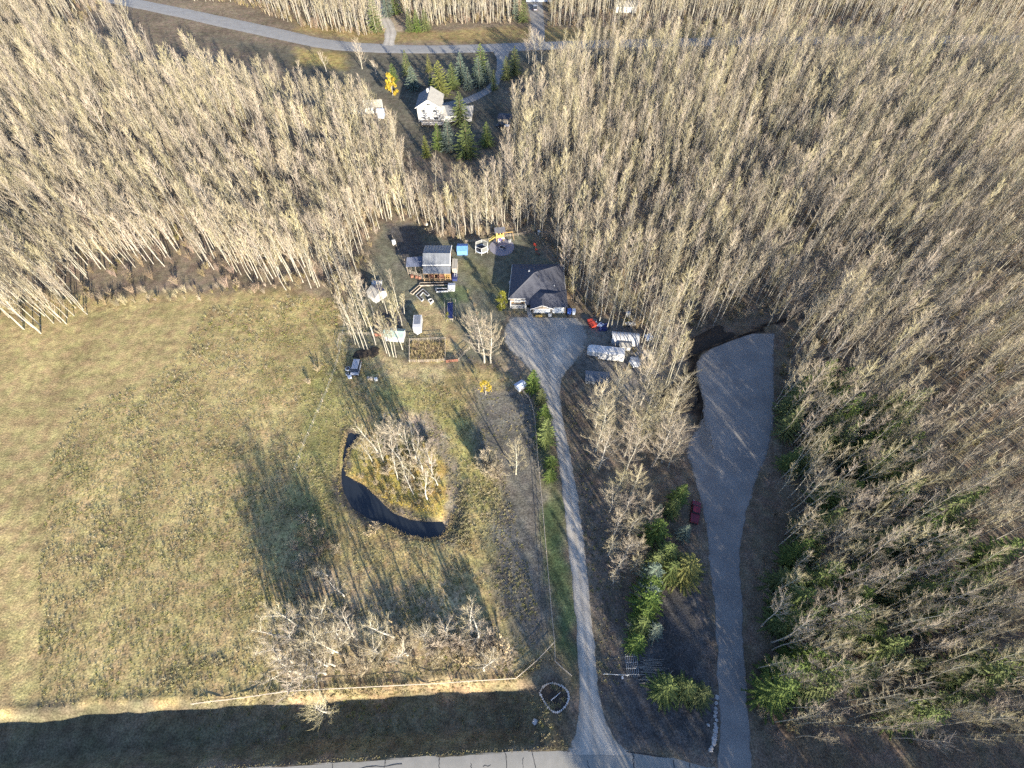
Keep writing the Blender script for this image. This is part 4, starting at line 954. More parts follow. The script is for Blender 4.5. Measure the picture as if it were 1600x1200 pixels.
def main_house():
    o = thing('house', 'single-storey house with dark hip roof and two white garage doors', 'house', (0, 0, h1(7, 112)))
    w = MB(); w.prism([(-.2,108.5),(5.6,108.5),(5.6,110.4),(14.9,110.4),(14.9,121.3),(.6,121.3),(-.2,121.0)], -.3, 2.75); w.build('wall', M['tan_wall'], o)
    g = MB(); g.prism([(5.9,105.0),(15.2,105.0),(15.2,110.4),(5.9,110.4)], -.3, 2.72); g.build('garage_wall', M['stone'], o)
    # main pyramid hip
    A, B, C, D, T1, T2 = (-1.0,107.7,2.95), (14.0,109.6,2.95), (14.2,122.2,2.95), (.1,122.2,2.95), (6.3,114.4,6.6), (7.4,115.0,6.6)
    B = (15.5,109.6,2.95); C = (15.5,122.2,2.95)
    r = MB(); r.slab([A, (15.5,107.7,2.95), T2, T1], .16); r.slab([(15.5,107.7,2.95), C, T2], .16); r.slab([C, D, T1, T2], .16); r.slab([D, A, T1], .16)
    ro = r.build('roof', M['shingle'], o)
    f = MB()
    for a, b in ((A, (15.5,107.7,2.95)), (C, D), (D, A), ((15.5,107.7,2.95), C)): f.bar(Vector(a) - Vector((0,0,.1)), Vector(b) - Vector((0,0,.1)), .09)
    f.build('gutter', M['white'], ro)
    c = MB()
    for a, b in ((A, T1), (D, T1), (C, T2), ((15.5,107.7,2.95), T2), (T1, T2)): c.bar(a, b, .07)
    c.build('hip_cap', M['shingle'], ro)
    MB().box((5.0,115.9,6.0), (.42,.42,.4)).build('roof_vent', M['galv'], ro)
    MB().tube([(12.1,111.3,3.6),(12.1,111.3,4.8)], [.13,.13], 8).build('vent_pipe', M['galv'], ro)
    MB().tube([(7.6,113.2,5.5),(7.6,113.2,6.7)], [.1,.1], 8).build('vent_pipe', M['dark'], ro)
    MB().tube([(11.2,113.2,4.7),(11.2,113.2,5.7)], [.1,.1], 8).build('vent_pipe', M['dark'], ro)
    # garage hip and its front gable
    r2 = MB(); a, b, c_, d, e1, e2 = (5.4,104.3,2.95), (15.8,104.3,2.95), (15.8,111.2,2.95), (5.4,111.2,2.95), (9.4,107.8,5.0), (11.7,107.6,5.0)
    r2.slab([a, b, e2, e1], .14); r2.slab([b, c_, e2], .14); r2.slab([c_, d, e1, e2], .14); r2.slab([d, a, e1], .14)
    gr = r2.build('garage_roof', M['shingle'], o)
    g2 = MB(); g2.slab([(5.2,103.6,3.03), (8.5,103.6,4.45), (8.5,109.0,4.45), (5.2,109.0,3.03)], .13); g2.slab([(8.5,103.6,4.45), (11.8,103.6,3.03), (11.8,109.0,3.03), (8.5,109.0,4.45)], .13)
    gg = g2.build('gable_roof', M['shingle'], o)
    gf = MB()
    gf.bar((5.15,103.55,2.9), (8.5,103.55,4.36), .11); gf.bar((8.5,103.55,4.36), (11.85,103.55,2.9), .11); gf.build('fascia', M['white'], gg)
    gw = MB(); gw.v = [(5.9,104.0,2.72),(11.1,104.0,2.72),(8.5,104.0,3.85),(5.9,104.2,2.72),(11.1,104.2,2.72),(8.5,104.2,3.85)]; gw.f = [(0,1,2),(3,5,4),(0,3,4,1),(1,4,5,2),(2,5,3,0)]; gw.build('gable_wall', M['tan_wall'], o)
    for x0, x1 in ((6.25,10.95), (11.55,15.0)):
        dm = MB(); dm.box(((x0+x1)/2, 104.93, 1.32), (x1-x0, .12, 2.64)); dd = dm.build('garage_door', M['door_white'], o)
        n = 4 if x1 - x0 > 4 else 3
        for k in range(4):
            for i in range(n):
                pw = (x1-x0)/n; MB().box((x0 + pw*(i+.5), 104.855, .34 + k*.65), (pw*.86, .04, .5)).build('panel', M['door_white'], dd)
    for x in (6.05, 11.25, 15.1): MB().box((x, 104.86, 1.35), (.34, .3, 2.7)).build('pillar', M['stone'], o)
    # porch with white posts, entry, windows
    pf = MB(); pf.box((1.7,107.6,.12), (4.6,1.9,.3)); pf.build('porch_floor', M['concrete'], o)
    for x in (-.4, 3.85): MB().box((x, 106.95, 1.5), (.24,.24,2.75)).build('porch_post', M['white'], o)
    MB().box((1.72,106.95,2.78), (4.6,.2,.22)).build('porch_beam', M['white'], o)
    rl = MB(); rl.box((1.72,106.95,1.05), (4.2,.07,.09)); rl.box((1.72,106.95,.36), (4.2,.07,.09))
    for i in range(22): rl.box((-.25 + i*.187, 106.95, .7), (.05,.05,.62))
    rl.build('porch_railing', M['white'], o)
    MB().box((1.7,108.42,1.4), (4.2,.1,2.2)).build('timber_cladding', M['wood'], o)
    rect_window(o, (1.6,108.36,1.5), 1.8, 1.2)
    dm = MB(); dm.box((4.7,108.45,1.1), (1.05,.1,2.15)); dd = dm.build('front_door', M['wood_brown'], o); MB().box((5.05,108.37,1.05), (.06,.06,.2)).build('handle', M['galv'], dd)
    er = MB(); er.slab([(3.9,105.6,2.7),(5.5,105.6,2.7),(5.5,108.4,3.1),(3.9,108.4,3.1)], .12); er.build('entry_roof', M['shingle'], o)
    for x in (4.0, 5.4): MB().box((x, 105.75, 1.3), (.16,.16,2.6)).build('entry_post', M['white'], o)
    # deck on the right side
    dk = MB()
    for i in range(14): dk.box((16.6, 110.2 + i*.42, .55), (2.9,.38,.06))
    dko = dk.build('side_deck', M['wood'], o)
    q = MB()
    for y in (110.0, 112.0, 114.0, 116.0): q.box((17.95, y, .75), (.1,.1,1.6))
    q.box((17.95,113.0,1.5), (.1,6.1,.08)); q.box((17.95,113.0,1.0), (.06,6.1,.06)); q.build('railing', M['wood_grey'], dko)
    rect_window(o, (14.93,118,1.5), 1.5, 1.1, 'x'); rect_window(o, (-.22,114.5,1.5), 1.5, 1.1, '-x'); rect_window(o, (-.22,118.3,1.5), 1.1, 1.0, '-x')
    MB().box((-.55,116.6,.45), (.7,.9,.9)).build('air_conditioner', M['galv'], o)
    pa = MB(); pa.prism([(5 + 3.6*math.cos(a), 122.0 + 2.4*math.sin(a)) for a in [math.pi*i/14 for i in range(15)]], -.2, .1); pa.build('rear_patio', M['concrete'], o)
    return o
main_house()

def barn():
    o = thing('barn', 'timber-framed barn with grey sheet-metal roof and open lean-tos at the back of the yard', 'barn', (0, 0, h1(-23, 122)))
    MB().box((-22.5,124.4,2.1), (7.4,7.2,4.5)).build('wall', M['wood_brown'], o)
    zr, ze = 6.3, 4.5
    def sheet(name, pts, m, parent, n, axis=0):
        s = MB(); s.slab(pts, .06); p = s.build(name, m, parent)
        a, b, c, d = [Vector(q) for q in pts]
        for i in range(n + 1):                    # standing seams
            t = i / n; u, v = a.lerp(b, t), d.lerp(c, t); MB().bar(u + Vector((0,0,.02)), v + Vector((0,0,.02)), .035).build('seam', m, p)
        return p
    sheet('roof', [(-26.6,123.2,zr),(-18.5,123.2,zr),(-18.5,120.4,ze),(-26.6,120.4,ze)], M['metal_roof'], o, 9)
    sheet('roof', [(-26.6,123.2,zr),(-18.5,123.2,zr),(-18.5,128.6,4.9),(-26.6,128.6,4.9)], M['metal_roof'], o, 9)
    MB().bar((-26.6,123.2,zr+.03), (-18.5,123.2,zr+.03), .1).build('ridge_cap', M['metal_roof'], o)
    MB().box((-22.5,120.3,ze-.12), (8.4,.16,.3)).build('fascia', M['white'], o)
    ft = MB(); ft.bar((-18.45,120.3,ze-.05), (-18.45,123.2,zr-.05), .14); ft.bar((-18.45,123.2,zr-.05), (-18.45,128.7,4.85), .14); ft.build('verge_board', M['white'], o)
    sheet('lean_to_roof', [(-26.5,120.15,4.1),(-18.3,120.15,4.1),(-18.3,117.9,3.2),(-26.5,117.9,3.2)], M['metal_roof'], o, 8)
    for i in range(6): MB().box((-26.4 + i*1.6, 118.0, 1.5), (.16,.16,3.3)).build('post', M['wood'], o)
    MB().box((-22.4,118.0,3.05), (8.3,.14,.22)).build('beam', M['wood'], o)
    MB().box((-22.4,118.0,1.2), (8.3,.08,.14)).build('rail', M['wood'], o); MB().box((-22.4,118.0,.6), (8.3,.08,.14)).build('rail', M['wood'], o)
    for x in (-24.4, -21.6): MB().box((x,119.5,.9), (2.0,1.2,1.6)).build('stored_lumber', M['wood_red'], o)
    for i in range(3): MB().box((-19.8 + i*.5, 117.93, 2.1), (.1,.08,1.6)).build('stud', M['cedar'], o)
    MB().box((-19.3,117.93,2.1), (1.6,.08,.1)).build('stud', M['cedar'], o); MB().box((-19.3,117.93,2.7), (1.6,.08,.1)).build('stud', M['cedar'], o)
    sheet('left_roof', [(-32.0,121.4,2.7),(-26.8,121.4,2.9),(-26.8,125.2,3.6),(-32.0,124.8,3.4)], M['metal_blue'], o, 9)
    for x, y, z in ((-31.8,121.6,2.6),(-29.2,121.6,2.7),(-31.8,124.6,3.2),(-27.2,121.6,2.8)): MB().box((x,y,z/2), (.14,.14,z)).build('post', M['wood_grey'], o)
    rr = random.Random(5)
    for i in range(16):                           # open frame of the pen in front
        x = -31.6 + i*.34; MB().bar((x, 121.0 - i*.13, .0), (x + rr.uniform(-.2,.4), 120.6 - i*.12, 1.9 + rr.random()*.6), .05).build('stud', M['wood_grey'], o)
    for z in (.7, 1.5, 2.1): MB().bar((-31.8,121.1,z), (-26.6,118.3,z), .05).build('rail', M['wood_grey'], o)
    for x in (-31.0,-29.6,-28.2): MB().bar((x,121.3,2.4), (x+1.0,119.2,1.9), .05).build('rail', M['wood_grey'], o)
    for x, y in ((-30.4,119.9),(-29.0,119.6),(-28.0,119.3)): MB().box((x,y,.4), (.8,.7,.8), .4).build('stored_crate', M['wood_red'], o)
    sheet('side_roof', [(-18.2,120.8,2.7),(-16.6,120.8,2.5),(-16.6,125.2,2.5),(-18.2,125.2,2.7)], M['shingle_light'], o, 2)
    MB().box((-17.4,123,1.2), (1.4,4.2,2.4)).build('side_store', M['wood_grey'], o)
    ld = MB()
    for s in (-.35,.35): ld.bar((-17.2+s,118.0,.1), (-16.9+s,120.6,2.3), .05)
    for i in range(6): ld.bar((-17.55+i*.05,118.2+i*.42,.25+i*.36), (-16.85+i*.05,118.2+i*.42,.25+i*.36), .04)
    ld.build('ladder', M['galv'], o)
    MB().box((-17.3,119.2,.5), (1.5,2.4,1.0)).build('tarp_heap', M['tarp_navy'], o)
    return o
barn()

def gable_hut(name, label, cat, base, w, d, h, rise, rz, wall, roof, group=None, over=.2, ridge='x', skylight=None, door=True):
    """small pitched-roof building: wall, two roof slopes, door"""
    o = thing(name, label, cat, base, rz, group)
    b = MB(); b.box((0,0,h/2-.1), (w,d,h+.2)); b.build('wall', wall, o)
    if ridge == 'x':
        L = w/2+over; S = d/2+over; zz = h - rise*over/(d/2)
        g = MB()
        for s in (-1,1):
            n = len(g.v); g.v += [(s*w/2,-d/2,h),(s*w/2,d/2,h),(s*w/2,0,h+rise)]; g.f.append((n,n+1,n+2))
        g.build('gable', wall, o)
        A = [(-L,-S,zz),(L,-S,zz),(L,0,h+rise+.03),(-L,0,h+rise+.03)]; B = [(-L,S,zz),(L,S,zz),(L,0,h+rise+.03),(-L,0,h+rise+.03)]
    else:
        L = d/2+over; S = w/2+over; zz = h - rise*over/(w/2)
        g = MB()
        for s in (-1,1):
            n = len(g.v); g.v += [(-w/2,s*d/2,h),(w/2,s*d/2,h),(0,s*d/2,h+rise)]; g.f.append((n,n+1,n+2))
        g.build('gable', wall, o)
        A = [(-S,-L,zz),(-S,L,zz),(0,L,h+rise+.03),(0,-L,h+rise+.03)]; B = [(S,-L,zz),(S,L,zz),(0,L,h+rise+.03),(0,-L,h+rise+.03)]
    r1 = MB().slab(A, .07).build('roof', roof, o); r2 = MB().slab(B, .07).build('roof', roof, o)
    if door:
        dd = MB().box((w*.15,-d/2-.03,h*.42), (min(.9,w*.35),.06,h*.82)).build('door', M['white'], o); MB().box((w*.15+.3,-d/2-.08,h*.42), (.05,.05,.15)).build('handle', M['galv'], dd)
    if skylight: MB().slab([Vector(p) for p in skylight], .05).build('skylight', M['tarp_navy'], o)
    return o
gable_hut('garden_shed', 'pale shed with a dark blue roof slope standing in the left woods', 'shed', G(590,463), 3.6, 4.2, 2.2, 1.1, R(-42), M['siding'], M['shingle_light'], skylight=[(-1.5,.3,3.2),(1.5,.3,3.2),(1.5,2.0,2.38),(-1.5,2.0,2.38)])
gable_hut('low_shelter', 'low grey shelter behind the pale shed in the left woods', 'shelter', G(590,444), 2.6, 1.4, 1.0, .3, 0, M['galv'], M['galv'], door=False)
gable_hut('blue_canopy_hut', 'small hut with a bright blue front and dark blue roof beside the barn', 'hut', G(723,393), 3.2, 3.4, 1.7, .55, 0, M['tarp_blue'], M['tarp_blue'], over=.1, door=False)
gable_hut('green_roofed_shed', 'shed with a pale green translucent roof among aspen trunks', 'shed', G(618,527), 5.2, 3.0, 2.1, .8, R(-6), M['siding'], M['green_poly'])
gable_hut('white_hut', 'tiny white hut with a bluish roof beside the top spruce of the drive row', 'hut', G(813,606), 2.3, 1.9, 1.3, .5, R(38), M['white'], M['pale_blue'])
o = gable_hut('steel_roofed_shed', 'low shed with a grey corrugated roof half hidden by the bare grove', 'shed', G(932,594), 5.8, 3.0, 1.6, .5, R(-6), M['metal_roof'], M['metal_roof'], door=False)
for i in range(12): MB().bar((-2.8+i*.52,-1.65,1.58), (-2.8+i*.52,0,2.17), .04).build('seam', M['metal_roof'], o)
gable_hut('clutter_shed', 'beige patched shed wedged between the trailer and the arched shelter', 'shed', G(976,543), 3.0, 2.2, 1.6, .3, R(-8), M['siding'], M['shingle_light'], door=False)
gable_hut('wooded_outbuilding', 'long pale-roofed outbuilding half hidden in trees left of the white house', 'outbuilding', G(574,172), 12.5, 6.0, 2.6, 1.4, R(6), M['white'], M['shingle_light'])
gable_hut('blue_shed', 'narrow blue shed behind thin trees left of the white house', 'shed', G(596,182), 2.6, 3.0, 2.6, .6, 0, M['pale_blue'], M['pale_blue'], door=False)
gable_hut('far_shed', 'grey-roofed shed among trees across the rear road', 'shed', G(977,16), 11.0, 6.0, 2.8, 1.6, 0, M['siding'], M['shingle_light'])
gable_hut('far_house', 'pale blue house at the top edge behind the parked truck', 'house', G(842,-2), 14.0, 8.0, 3.4, 1.8, 0, M['pale_blue'], M['shingle_blue'])
gable_hut('wire_coop', 'small white-topped wire coop below the barn corner', 'coop', G(706,451), 2.0, 2.4, 1.1, .25, 0, M['galv'], M['white'], over=.05, door=False)

def white_house():
    b = P(672, 190); o = thing('white_house', 'white two-storey house with gable front, deck and long right wing among spruces', 'house', (b.x, b.y, h1(b.x, b.y)), R(-2))
    MB().box((0,5,2.9), (9.2,10,6.4)).build('wall', M['siding'], o)
    g = MB(); g.v = [(-4.6,0,6.1),(4.6,0,6.1),(0,0,8.9),(-4.6,10,6.1),(4.6,10,6.1),(0,10,8.9)]; g.f = [(0,1,2),(3,5,4)]; g.build('gable', M['siding'], o)
    s1 = MB().slab([(-5.2,-.6,5.75),(0,-.6,9.0),(0,10.6,9.0),(-5.2,10.6,5.75)], .18).build('roof', M['shingle_blue'], o)  # left slope's shade painted in as the bluer shingle tone
    s2 = MB().slab([(5.2,-.6,5.75),(0,-.6,9.0),(0,10.6,9.0),(5.2,10.6,5.75)], .18).build('roof', M['shingle_light'], o)  # same roof, its sunlit slope painted in the paler tone
    MB().box((-.6,6.5,9.1), (.7,.7,1.5)).build('chimney', M['white'], s1)
    f = MB(); f.bar((-5.25,-.66,5.62), (0,-.66,8.85), .13); f.bar((0,-.66,8.85), (5.25,-.66,5.62), .13); f.build('fascia', M['white'], o)
    MB().box((10.6,4.2,1.25), (12.2,7.6,2.9)).build('wing_wall', M['siding'], o)
    MB().slab([(4.0,-.2,2.6),(17.2,-.2,2.6),(15.6,4.2,4.6),(4.65,4.2,4.6)], .16).build('wing_roof', M['shingle_blue'], o)
    MB().slab([(4.65,4.2,4.6),(15.6,4.2,4.6),(17.2,8.6,2.6),(4.65,8.6,2.6)], .16).build('wing_roof', M['shingle_blue'], o)
    MB().slab([(17.2,-.2,2.6),(17.2,8.6,2.6),(15.6,4.2,4.6)], .16).build('wing_roof', M['shingle_light'], o)  # wing end in the same painted sunlit tone
    MB().slab([(4.62,-1.6,2.7),(7.4,-.5,2.85),(6.0,3.0,4.75),(4.62,3.0,5.3)], .14).build('stair_roof', M['shingle_light'], o)
    for x, z, w, h in ((.1,6.9,1.5,.9),(-2.3,1.6,1.0,.9),(-.2,1.2,1.0,1.9),(2.6,1.5,1.9,1.1),(-2.4,4.4,1.2,1.0),(2.2,4.4,1.2,1.0)): rect_window(o, (x,-.02,z), w, h)
    rect_window(o, (9.3,.38,1.5), 1.6, 1.0); rect_window(o, (13.0,.38,1.5), 1.6, 1.0)
    d = MB(); d.box((1.5,-2.0,.75), (8.6,3.6,.16)); dk = d.build('deck', M['wood_grey'], o)
    for x in (-2.7, 0, 2.8, 5.7): MB().box((x,-3.7,.3), (.16,.16,2.9)).build('deck_post', M['wood_grey'], dk)
    q = MB(); q.box((1.5,-3.72,1.7), (8.6,.09,.1)); q.box((1.5,-3.72,1.0), (8.6,.05,.05)); q.box((-2.75,-2,1.7), (.09,3.5,.1)); q.box((5.75,-2,1.7), (.09,3.5,.1)); q.build('deck_railing', M['white'], dk)
white_house()

# ------------------------------------------------------------------ vehicles
def wheel(parent, c, r=.34, w=.24, axis='x'):
    d = Vector((w/2,0,0)) if axis == 'x' else Vector((0,w/2,0))
    t = MB().tube([Vector(c)-d, Vector(c)+d], [r,r], 14).build('tyre', M['black'], None); 
    o = bpy.data.objects.new('wheel', t.data); COL.objects.link(o); o.parent = parent; bpy.data.objects.remove(t)
    MB().tube([Vector(c)-d*1.05, Vector(c)+d*1.05], [r*.55,r*.55], 10).build('rim', M['galv'], o)
def pickup(base, rz, paint, label, bed_cover=None, L=5.3, Wd=1.95, name='pickup_truck', van=False):
    """points along +y; lofted body with bonnet, cab, bed"""
    o = thing(name, label, 'truck' if not van else 'car', base, rz); hw = Wd/2
    prof = [(-L/2,.42,.86),(-L/2+.12,.38,1.02),(-.55 if not van else -1.0,.36,1.04),(.9,.36,1.04),(1.5,.36,1.03),(L/2-.25,.38,.92),(L/2,.44,.72)]
    b = MB()
    for y, z0, z1 in prof:
        k = hw * (.9 if abs(y) > L/2-.15 else 1)
        b.v += [(-k,y,z0),(k,y,z0),(k,y,z1-.12),(k*.94,y,z1),(-k*.94,y,z1),(-k,y,z1-.12)]
    for i in range(len(prof)-1):
        for j in range(6): b.f.append((i*6+j, i*6+(j+1)%6, (i+1)*6+(j+1)%6, (i+1)*6+j))
    b.f += [tuple(range(6))[::-1], tuple(range(len(b.v)-6, len(b.v)))]
    b.build('body', paint, o)
    y0, y1 = (-.55, 1.2) if not van else (-2.3, 1.2)
    c = MB(); c.v = [(-hw*.92,y0-.05,1.03),(hw*.92,y0-.05,1.03),(hw*.92,y1+.45,1.03),(-hw*.92,y1+.45,1.03),(-hw*.76,y0+.12,1.68),(hw*.76,y0+.12,1.68),(hw*.76,y1-.25,1.68),(-hw*.76,y1-.25,1.68)]
    c.f = [(0,1,5,4),(1,2,6,5),(2,3,7,6),(3,0,4,7)]; c.build('cab_glass', M['glass'], o)
    MB().slab([(-hw*.77,y0+.1,1.72),(hw*.77,y0+.1,1.72),(hw*.77,y1-.23,1.72),(-hw*.77,y1-.23,1.72)], .06).build('cab_roof', paint, o)
    if not van:
        MB().slab([(-hw*.86,-L/2+.15,1.06),(hw*.86,-L/2+.15,1.06),(hw*.86,-.68,1.06),(-hw*.86,-.68,1.06)], .04).build('bed_cover', bed_cover or M['dark'], o)
    for sx in (-1,1):
        for y in (-L/2+1.0, L/2-.95): wheel(o, (sx*(hw-.1), y, .34))
        MB().box((sx*(hw-.32), L/2-.02, .72), (.36,.08,.16)).build('headlight', M['galv'], o)
        MB().box((sx*(hw-.2), -L/2, .8), (.16,.06,.24)).build('tail_light', M['red'], o)
        MB().box((sx*(hw+.09), y1+.1, 1.12), (.18,.12,.14)).build('mirror', paint, o)
    MB().box((0,L/2+.03,.5), (Wd*.86,.1,.18)).build('bumper', M['dark'], o); MB().box((0,-L/2-.03,.5), (Wd*.86,.1,.18)).build('bumper', M['dark'], o)
    return o
pickup(G(1085,802,.07), R(-18), M['maroon'], 'maroon pickup truck with a covered bed parked beside the spruces at the gravel lot', M['maroon'])
pickup(G(557,577), R(178), M['grey_paint'], 'grey car parked on the grass near the left fence', van=True, L=4.5, Wd=2.2, name='parked_car')
pickup(G(786,199), R(80), M['dark'], 'dark pickup truck with a pale cover beside the spruces right of the white house', M['white'])
pickup(G(836,14), R(0), M['grey_paint'], 'truck parked before the pale blue house at the top edge', M['dark'], L=6.5, Wd=2.3)
gable_hut('carport', 'dark low carport roof behind the dark pickup near the white house', 'carport', G(790,190), 5.5, 4.0, 2.2, .5, R(-8), M['wood_grey'], M['shingle'], door=False)

def fifth_wheel(base, rz):
    o = thing('travel_trailer', 'long white fifth-wheel travel trailer with rounded nose parked below the arched shelter', 'trailer', base, rz); hw = 1.3
    secs = [(-4.9,.55,3.0,.96),(-4.7,.5,3.25,1),(1.9,.5,3.3,1),(2.0,1.5,3.35,1),(3.9,1.5,3.35,.98),(4.6,1.55,3.05,.93),(4.95,1.7,2.5,.82)]
    b = MB()
    for x, z0, z1, k in secs:
        w = hw*k; b.v += [(x,-w,z0),(x,w,z0),(x,w,z1-.25),(x,w*.82,z1),(x,-w*.82,z1),(x,-w,z1-.25)]
    for i in range(len(secs)-1):
        for j in range(6): b.f.append((i*6+j, i*6+(j+1)%6, (i+1)*6+(j+1)%6, (i+1)*6+j))
    b.f += [tuple(range(6)), tuple(range(len(b.v)-6, len(b.v)))[::-1]]
    b.build('body', M['rv_white'], o)
    for x in (-2.6,-.2,2.6): MB().box((x,.1,3.38), (.55,.55,.16)).build('roof_vent', M['galv'], o)
    MB().box((-1.2,.2,3.46), (1.0,.75,.3)).build('air_conditioner', M['white'], o)
    MB().box((-1.6,-1.55,1.55), (3.2,.6,1.9)).build('slide_out', M['rv_white'], o)
    MB().slab([(-4.5,-1.33,2.9),(1.5,-1.33,2.9),(1.5,-1.5,2.8),(-4.5,-1.5,2.8)], .08).build('awning', M['dark'], o)
    for x, w in ((-3.9,.8),(.6,.7),(3.0,1.0)): rect_window(o, (x,-1.31,2.2), w, .6, 'y', M['dark'], False)
    MB().box((-1.6,-1.86,1.6), (1.6,.03,.7)).build('window', M['glass'], o)
    MB().box((1.25,-1.33,1.55), (.75,.06,1.9)).build('door', M['white'], o)
    MB().box((-1.5,-1.33,.95), (6.2,.03,.22)).build('stripe', M['dark'], o)
    for x in (-1.7,-.85):
        for y in (-1.15,1.15): wheel(o, (x,y,.36), .36, .24, 'y')
    for y in (-.8,.8): MB().box((3.4,y,.75), (.12,.12,1.5)).build('landing_leg', M['dark'], o)
fifth_wheel(G(945,558), R(172))

def arch_shelter():
    o = thing('arched_shelter', 'white ribbed fabric quonset shelter with a dark doorway in the yard right of the house', 'shelter', G(976,532), R(-6)); r, L, n = 2.15, 7.4, 12
    t = MB()
    for k in range(2):
        for x in (-L/2, L/2):
            pass
    rings = []
    for ix in range(15):
        x = -L/2 + L*ix/14; sag = -.05 if ix % 2 else 0; row = []
        for i in range(n+1):
            a = math.pi*i/n; row.append(len(t.v)); t.v.append((x, -math.cos(a)*(r+sag), max(.0, math.sin(a))*(r+.25+sag)))
        rings.append(row)
    for a, b in zip(rings[:-1], rings[1:]):
        for i in range(n): t.f.append((a[i], b[i], b[i+1], a[i+1]))
    t.build('cover', M['tarp_white'], o, smooth=True)
    for x in (-L/2, L/2):
        e = MB(); k = 1 if x > 0 else -1; pts = [(-math.cos(math.pi*i/n)*r, max(0,math.sin(math.pi*i/n))*(r+.2)) for i in range(n+1)]
        e.v = [(x-k*.05,p[0],p[1]) for p in pts]; e.f = [tuple(range(n+1))]; e.build('end_panel', M['tarp_white'], o)
    MB().box((-L/2-.02,.1,.85), (.06,1.0,1.7)).build('doorway', M['dark'], o)
    for ix in range(8):
        x = -L/2 + L*ix/7; MB().tube([(x, -math.cos(math.pi*i/n)*(r+.03), max(0,math.sin(math.pi*i/n))*(r+.29)) for i in range(n+1)], [.045]*(n+1), 4).build('rib', M['wood_grey'] if ix else M['white'], o)
arch_shelter()

o = thing('utility_trailer', 'white solar-panelled cargo trailer on the tan lawn', 'trailer', G(653,520), R(2))
MB().box((0,2.2,1.45), (2.3,4.6,2.1)).build('body', M['rv_white'], o)
v = MB(); v.v = [(-1.15,-.1,.4),(1.15,-.1,.4),(0.0,-1.1,.4),(-1.15,-.1,2.5),(1.15,-.1,2.5),(0,-1.0,2.35)]; v.f = [(0,2,1),(3,4,5),(0,3,5,2),(2,5,4,1)]; v.build('nose', M['rv_white'], o)
for i in range(2):
    for j in range(3): MB().box((-.42+i*.9,1.5+j*1.1,2.54), (.8,1.0,.06)).build('solar_panel', M['solar'], o)
for sx in (-1,1):
    for y in (1.9,2.7): wheel(o, (sx*1.1,y,.36))
MB().bar((0,-1.05,.45), (0,-1.9,.45), .06).build('hitch', M['dark'], o)

o = thing('boat_trailer', 'flatbed trailer with white clutter behind the arched shelter', 'trailer', G(984,508), R(-6))
MB().box((0,0,.55), (3.2,1.5,.14)).build('bed', M['wood_grey'], o)
for i in range(5): MB().box((-1.2+i*.6, (i%2)*.5-.2, .8), (.5,.5,.36), i*.5).build('load', M['white'], o)
for sx in (-1,1): wheel(o, (0,sx*.85,.3), .3, .2, 'y')
MB().bar((-1.6,0,.5), (-2.5,0,.5), .05).build('hitch', M['dark'], o)

# ------------------------------------------------------------------ play things
def trampoline():
    o = thing('trampoline', 'large trampoline with white poles and grey net walls in the back yard', 'trampoline', G(753,392)); r = 2.1
    pts = [(r*math.cos(2*math.pi*i/24), r*math.sin(2*math.pi*i/24)) for i in range(25)]
    MB().tube([(x,y,.85) for x,y in pts], [.06]*25, 5, False).build('frame', M['galv'], o)
    MB().tube([(x*.94,y*.94,.87) for x,y in pts], [.14]*25, 4, False).build('edge_pad', M['pale_blue'], o)
    MB().prism([(x*.9,y*.9) for x,y in pts[:-1]], .82, .85).build('mat', M['net'], o)
    for i in range(6):
        a = 2*math.pi*(i+.5)/6; x, y = r*1.03*math.cos(a), r*1.03*math.sin(a); MB().bar((x,y,0), (x,y,2.7), .06, 6).build('pole', M['white'], o)
        b = a + math.pi/3; x2, y2 = r*1.03*math.cos(b), r*1.03*math.sin(b)
        MB().bar((x,y,2.68), (x2,y2,2.68), .045).build('top_rail', M['white'], o)
        if i in (0, 1, 4, 2): MB().slab([(x,y,.9),(x2,y2,.9),(x2,y2,2.6),(x,y,2.6)], .02).build('net_panel', M['mat_panel'], o)
trampoline()

